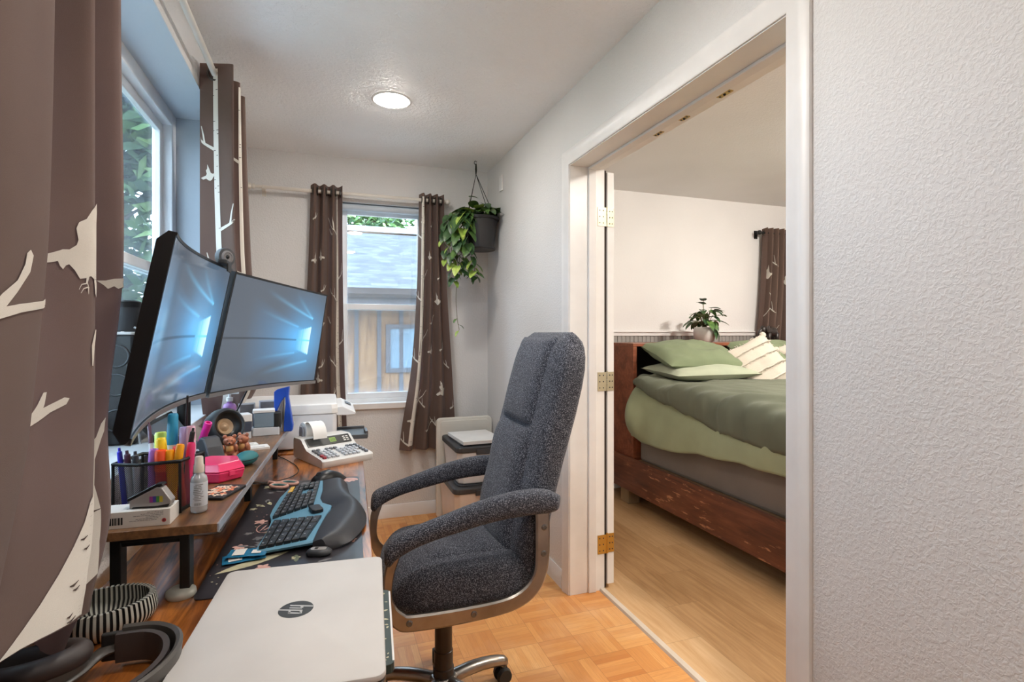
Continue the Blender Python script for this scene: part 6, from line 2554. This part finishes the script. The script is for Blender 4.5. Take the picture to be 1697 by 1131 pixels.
# bookcase headboard
hb = MB()
HY0, HY1, HZ = 3.272, 3.69, 1.165
hb.box(bl(2.055, HY0, .25), bl(2.085, HY1, HZ - .022)).box(bl(3.86, HY0, 0), bl(3.89, HY1, HZ - .022)).box(bl(2.05, HY0 - .004, HZ - .022), bl(3.90, HY1, HZ))
hb.box(bl(2.085, HY1 - .02, .25), bl(3.86, HY1, HZ - .022)).box(bl(2.085, HY0, .83), bl(3.86, HY1 - .02, .852)).box(bl(2.085, HY0, .25), bl(3.86, HY0 + .018, .83)).box(bl(2.95, HY0 + .01, .852), bl(2.972, HY1 - .02, HZ - .022))
hb.build('headboard', 'headboard wood', bed, bevel=.002)
M('headboard inside', (70, 66, 64), .6)
MB().box(bl(2.0851, HY1 - .024, .853), bl(3.859, HY1 - .0205, HZ - .0225)).build('headboard_back_panel', 'headboard inside', bed)
MB().rbox(bl((2.088 + BW - .038) / 2, (BY0 + BY1) / 2, .45), (BW - 2.126, BY1 - BY0 - .02, .23), .05).build('box_spring', 'box spring cloth', bed)
MB().rbox(bl((2.088 + BW - .038) / 2, (BY0 + BY1) / 2, .70), (BW - 2.126, BY1 - BY0 - .02, .27), .08).build('mattress', 'pale sage sheet', bed)

nz3 = lambda x, y, z=0: noise.noise(Vector((x, y, z)))


def interp(tab, y):
    for i in range(len(tab) - 1):
        if y >= tab[i + 1][0]:
            t = (tab[i][0] - y) / (tab[i][0] - tab[i + 1][0])
            t = min(max(t, 0), 1)
            t = t * t * (3 - 2 * t)
            return tab[i][1] + (tab[i + 1][1] - tab[i][1]) * t
    return tab[-1][1]


# sheet hanging over the side
shb = [(3.24, .52), (3.10, .492), (2.8, .50), (2.5, .54), (2.2, .565), (1.8, .56), (1.3, .54)]


def sheet(u, v):
    y = 3.235 - u * 1.95
    zb = interp(shb, y) + .012 * nz3(y * 5, 3)
    z = .86 + (zb - .86) * v
    bul = .075 * math.exp(-((y - 3.17) / .10) ** 2) * math.sin(PI * min(1, v * 1.05)) ** .7
    x = 2.062 - .045 * math.sin(PI * v * .62) - bul - .010 * nz3(y * 7, z * 2.5) * (.3 + v) - .018 * v * nz3(y * 3.1, 9)
    return bl(x, y, z)


MB().grid(sheet, 120, 24).build('blanket', 'sage sheet', bed, smooth=180, solid=.006)

dvb = [(3.22, .885), (3.12, .860), (2.95, .815), (2.83, .790), (2.6, .742), (2.29, .690), (2.0, .672), (1.7, .660), (1.2, .66)]
xs_top = 3.60


def duvet(u, v):
    """u along the bed (head to foot), v from the near hanging edge across the top"""
    y = 3.20 - u * 2.02
    zb = interp(dvb, y)
    top = .905 + .018 * math.sin(u * 5 + 1) + .03 * math.exp(-((y - 3.13) / .10) ** 2)
    arc = .32
    drop = top - zb
    s = v * (drop + 1.62)
    if s < drop:
        q = s / drop
        z = zb + drop * math.sin(q * PI / 2) ** 1.0
        x = 2.010 + .075 * (1 - math.cos(q * PI / 2)) ** 1.5
        x -= .02 * math.sin(PI * q)
    else:
        x = 2.085 + (s - drop)
        z = top + .012
        q = 1
    if q >= 1:
        z = top
    edge = math.exp(-((x - 2.09) / .22) ** 2)
    # diagonal gathered folds running toward the hanging edge
    f1 = nz3(y * 9 + (x - 2.0) * 9, x * 1.2, 1)
    f2 = nz3(y * 18 + x * 10, x * 2.5, 5)
    f3 = nz3(x * 2.5, y * 2.5, 8)
    amp = .036 * edge + .012
    z += amp * f1 * (.5 + .5 * q) + .018 * f2 * (.3 + .7 * edge) + .024 * f3 * (x > 2.0)
    x -= (1 - q) * .030 * f1 + .016 * (1 - q) * f2
    if y > 3.1:
        z += .02 * nz3(x * 6, y * 20, 2)
    return bl(x, y, z)


MB().grid(duvet, 190, 130).build('duvet', 'duvet cloth', bed, smooth=180, solid=.02)


def pillow(name, label, mat, c, size, rot, seed, group, wr=.012, fringe=False):
    t = thing(name, label, 'pillow', c, 0, group)
    E_ = Matrix.Rotation(rot[2], 4, 'Z') @ Matrix.Rotation(rot[0], 4, 'X') @ Matrix.Rotation(rot[1], 4, 'Y')
    mb = MB().xf(E_)
    w_, l_, h_ = size
    n = 30
    for sg in (1, -1):
        def fn(u, v):
            a, b = u * 2 - 1, v * 2 - 1
            q = max(0, (1 - abs(a) ** 2.6) * (1 - abs(b) ** 2.6)) ** .5
            k = 1 - .06 * (1 - abs(b)) * abs(a) - .06 * (1 - abs(a)) * abs(b)
            if sg < 0:
                a = -a
            r = nz3(a * 2.2 + seed, b * 2.2, seed) + .5 * nz3(a * 5, b * 5 + seed, 3)
            return (a * w_ / 2 * k, b * l_ / 2 * k, sg * (h_ / 2 * q + wr * r * q))
        mb.grid(fn, n, n)
    mb.build('pillow_case', mat, t, smooth=180)
    if fringe:
        rn = random.Random(seed)
        tf = MB().xf(E_)
        for r_ in (-.62, -.22, .22, .62):
            pts = []
            for i in range(19):
                a = -.92 + i / 18 * 1.84
                q = max(0, (1 - abs(a) ** 2.6) * (1 - abs(r_) ** 2.6)) ** .5
                pts.append((a * w_ / 2, (r_ + .03 * nz3(a * 4, r_ * 9)) * l_ / 2, h_ / 2 * q + .003))
            tf.tube(pts, .006, 6)
            for p in pts:
                for k in range(3):
                    tf.tube([p, (p[0] + rn.uniform(-.012, .012), p[1] - rn.uniform(.0, .02), p[2] + rn.uniform(.004, .014))], .0018, 4)
        for i in range(70):
            a = rn.uniform(-1, 1)
            x, y = (a * w_ / 2, rn.choice((-1, 1)) * l_ / 2 * .97) if i % 2 else (rn.choice((-1, 1)) * w_ / 2 * .97, a * l_ / 2)
            tf.tube([(x * .98, y * .98, 0), (x * 1.0 + rn.uniform(-.01, .01), y * 1.0 + rn.uniform(-.01, .01), 0), (x * 1.05, y * 1.04, rn.uniform(-.01, .01))], .003, 5)
        tf.build('tufts', mat, t, smooth=180)
        for sx in (-1, 1):
            for sy in (-1, 1):
                MB().xf(E_).ball((sx * w_ * .475, sy * l_ * .475, 0), .024, 10, 8, (1, 1, .8)).build('corner_tassel', mat, t, smooth=180)
    return t


pillow('pillow', 'pale green pillow lying flat under the darker green one', 'pale sage sheet', (2.46, 3.06, .975), (.68, .44, .13), (.06, 0, 0), 3, 'bed pillows')
pillow('pillow', 'olive green pillow leaning on the headboard, left end of the bed', 'pillow green', (2.47, 3.12, 1.075), (.70, .42, .17), (.32, .04, 0), 5, 'bed pillows', wr=.02)
pillow('pillow', 'olive green pillow at the right, behind the white tufted cushions', 'pillow green', (3.22, 3.14, 1.06), (.68, .42, .17), (.50, 0, .05), 8, 'bed pillows')
pillow('tufted_cushion', 'cream tufted cushion with fringe, standing tilted against the green pillows', 'cream tufted cloth', (2.86, 2.93, 1.005), (.38, .40, .14), (1.02, 0, 0), 6, 'cream tufted cushions', wr=.006, fringe=True).rotation_euler = (0, -.40, -.10)
pillow('tufted_cushion', 'cream tufted cushion cut off by the doorway, right of the first', 'cream tufted cloth', (3.38, 2.95, 1.03), (.40, .40, .14), (1.0, 0, 0), 9, 'cream tufted cushions', wr=.006, fringe=True).rotation_euler = (0, -.35, -.1)

# potted plant on the headboard
M('pot stone', (196, 192, 188), .6)
bp = thing('potted_plant', 'small leafy green plant in a white round pot on the headboard', 'plant', (2.79, 3.42, HZ))
MB().lathe([(.052, 0), (.066, .012), (.082, .055), (.084, .085), (.076, .118), (.070, .120), (.066, .112), (.07, .09)], 32, caps=False).lathe([(.0001, .003), (.052, .003)], 24, caps=False).build('pot', 'pot stone', bp, smooth=60)
MB().lathe([(.0001, .104), (.068, .102)], 24, caps=False).build('soil', 'soil', bp)
lf = MB()
vn = MB()
for k in range(34):
    a = rnd.uniform(0, 2 * PI)
    r_ = rnd.uniform(.02, .15)
    z = .15 + rnd.uniform(0, .16) * (1 - r_ / .3)
    e = Vector((r_ * math.cos(a), r_ * math.sin(a) * .8, z))
    vn.tube([(0, 0, .10), (e.x * .5, e.y * .5, z * .8 + .04), e], .0022, 5)
    lf.mat(rnd.choice((0, 2, 2)))
    add_leaf(lf, e, (math.cos(a), math.sin(a), rnd.uniform(-.9, .3)), rnd.uniform(.06, .085), rnd.uniform(.048, .062))
for (p, d) in (((-.03, -.02, .30), (-.8, -.2, .3)), ((.05, -.02, .27), (.9, -.2, .1)), ((-.02, -.01, .33), (-.4, -.4, .2)), ((.02, -.09, .10), (.1, -.4, -.9)), ((.05, -.085, .08), (.3, -.3, -.9))):
    vn.tube([(0, 0, .11), (p[0] * .6, p[1] * .6, p[2] * .75), p], .002, 5)
    add_leaf(lf, Vector(p), d, .08, .055)
lf.build('foliage', ['pothos green', 'pothos lime', 'pothos dark'], bp, smooth=60)
vn.build('stems', 'vine brown', bp)

# dark elephant figurine
el = thing('elephant_figurine', 'small dark elephant figurine on the headboard beside the curtain', 'figurine', (3.47, 3.44, HZ), PI)
M('ebony', (40, 32, 30), .4)
q = MB()
q.ball((0, 0, .085), .05, 18, 12, (1.35, .8, .85)).ball((.07, 0, .10), .032, 14, 10, (1, .85, 1.05))
for x in (-.045, .035):
    for y in (-.022, .022):
        q.tube([(x, y, .075), (x * 1.05, y, .035), (x * 1.05, y, 0)], [.020, .015, .017], 10)
q.tube([(.095, 0, .10), (.118, 0, .075), (.122, 0, .04), (.134, 0, .018)], [.015, .011, .008, .006], 8, sm=4)
q.tube([(-.064, 0, .10), (-.075, 0, .07), (-.073, 0, .045)], [.005, .003, .003], 6, sm=3)
q.build('elephant_body', 'ebony', el, smooth=180)
for s_ in (-1, 1):
    MB().ball((.055, s_ * .034, .105), .026, 12, 8, (.8, .22, 1.15)).build('ear', 'ebony', el, smooth=180)

# bedroom curtain
BC = Cloth([(2.16, wave(3.60, 4.10, 3.645, .05, 17, 0)), (1.6, wave(3.57, 4.10, 3.645, .05, 17, 0, .006, 2)), (1.0, wave(3.50, 4.12, 3.64, .045, 17, 0, .01, 3)), (.4, wave(3.44, 4.14, 3.63, .04, 17, 0, .012, 4))], 8)
pr_, mk_ = generic_prints(BC, .45, 2.1, [(.42, .035, .04), (1.1, .035, 0)], [(.15, 1.75, 1.0, 1, 0), (.55, 1.5, .9, -1, 0), (.8, 1.7, .9, 1, 0)], [(.1, 1.35, 1, .12), (.5, 1.2, 1, .12), (.3, 1.5, -1, .1)], 21)
curtain('curtain', 'brown birch-and-bird print curtain in the bedroom, at the right of the headboard wall', BC, 2.155, .42, pr_, mk_, 'brown curtains with pale birch and bird print', side=1,
        rings=[(x, 3.645) for x in (3.615, 3.68, 3.74, 3.80, 3.86)], ring_z=2.115, axis=(1, 0, 0))
r = thing('curtain_rod', 'dark curtain rod on the bedroom wall above its curtain', 'curtain rod', (3.9, 3.645, 2.115))
MB().cyl((-.33, 0, 0), (.6, 0, 0), .010, n=14).build('rod', 'matte black', r, smooth=40)
MB().ball((-.345, 0, 0), .02, 14, 10).build('finial', 'matte black', r, smooth=60)
MB().box((-.315, 0, -.006), (-.303, .082, .006)).box((-.325, .077, -.04), (-.293, .0845, .03)).build('bracket', 'matte black', r)

# little marks on the walls
w = MB()
w.rbox((0, 0, 0), (.012, .055, .10), .004)
t = tag(w.build('wall_patch', 'white trim', loc=(XR - .0062, 3.30, 2.22)), 'small pale plastic cover high on the wall beside the hanging plant', 'wall plate')
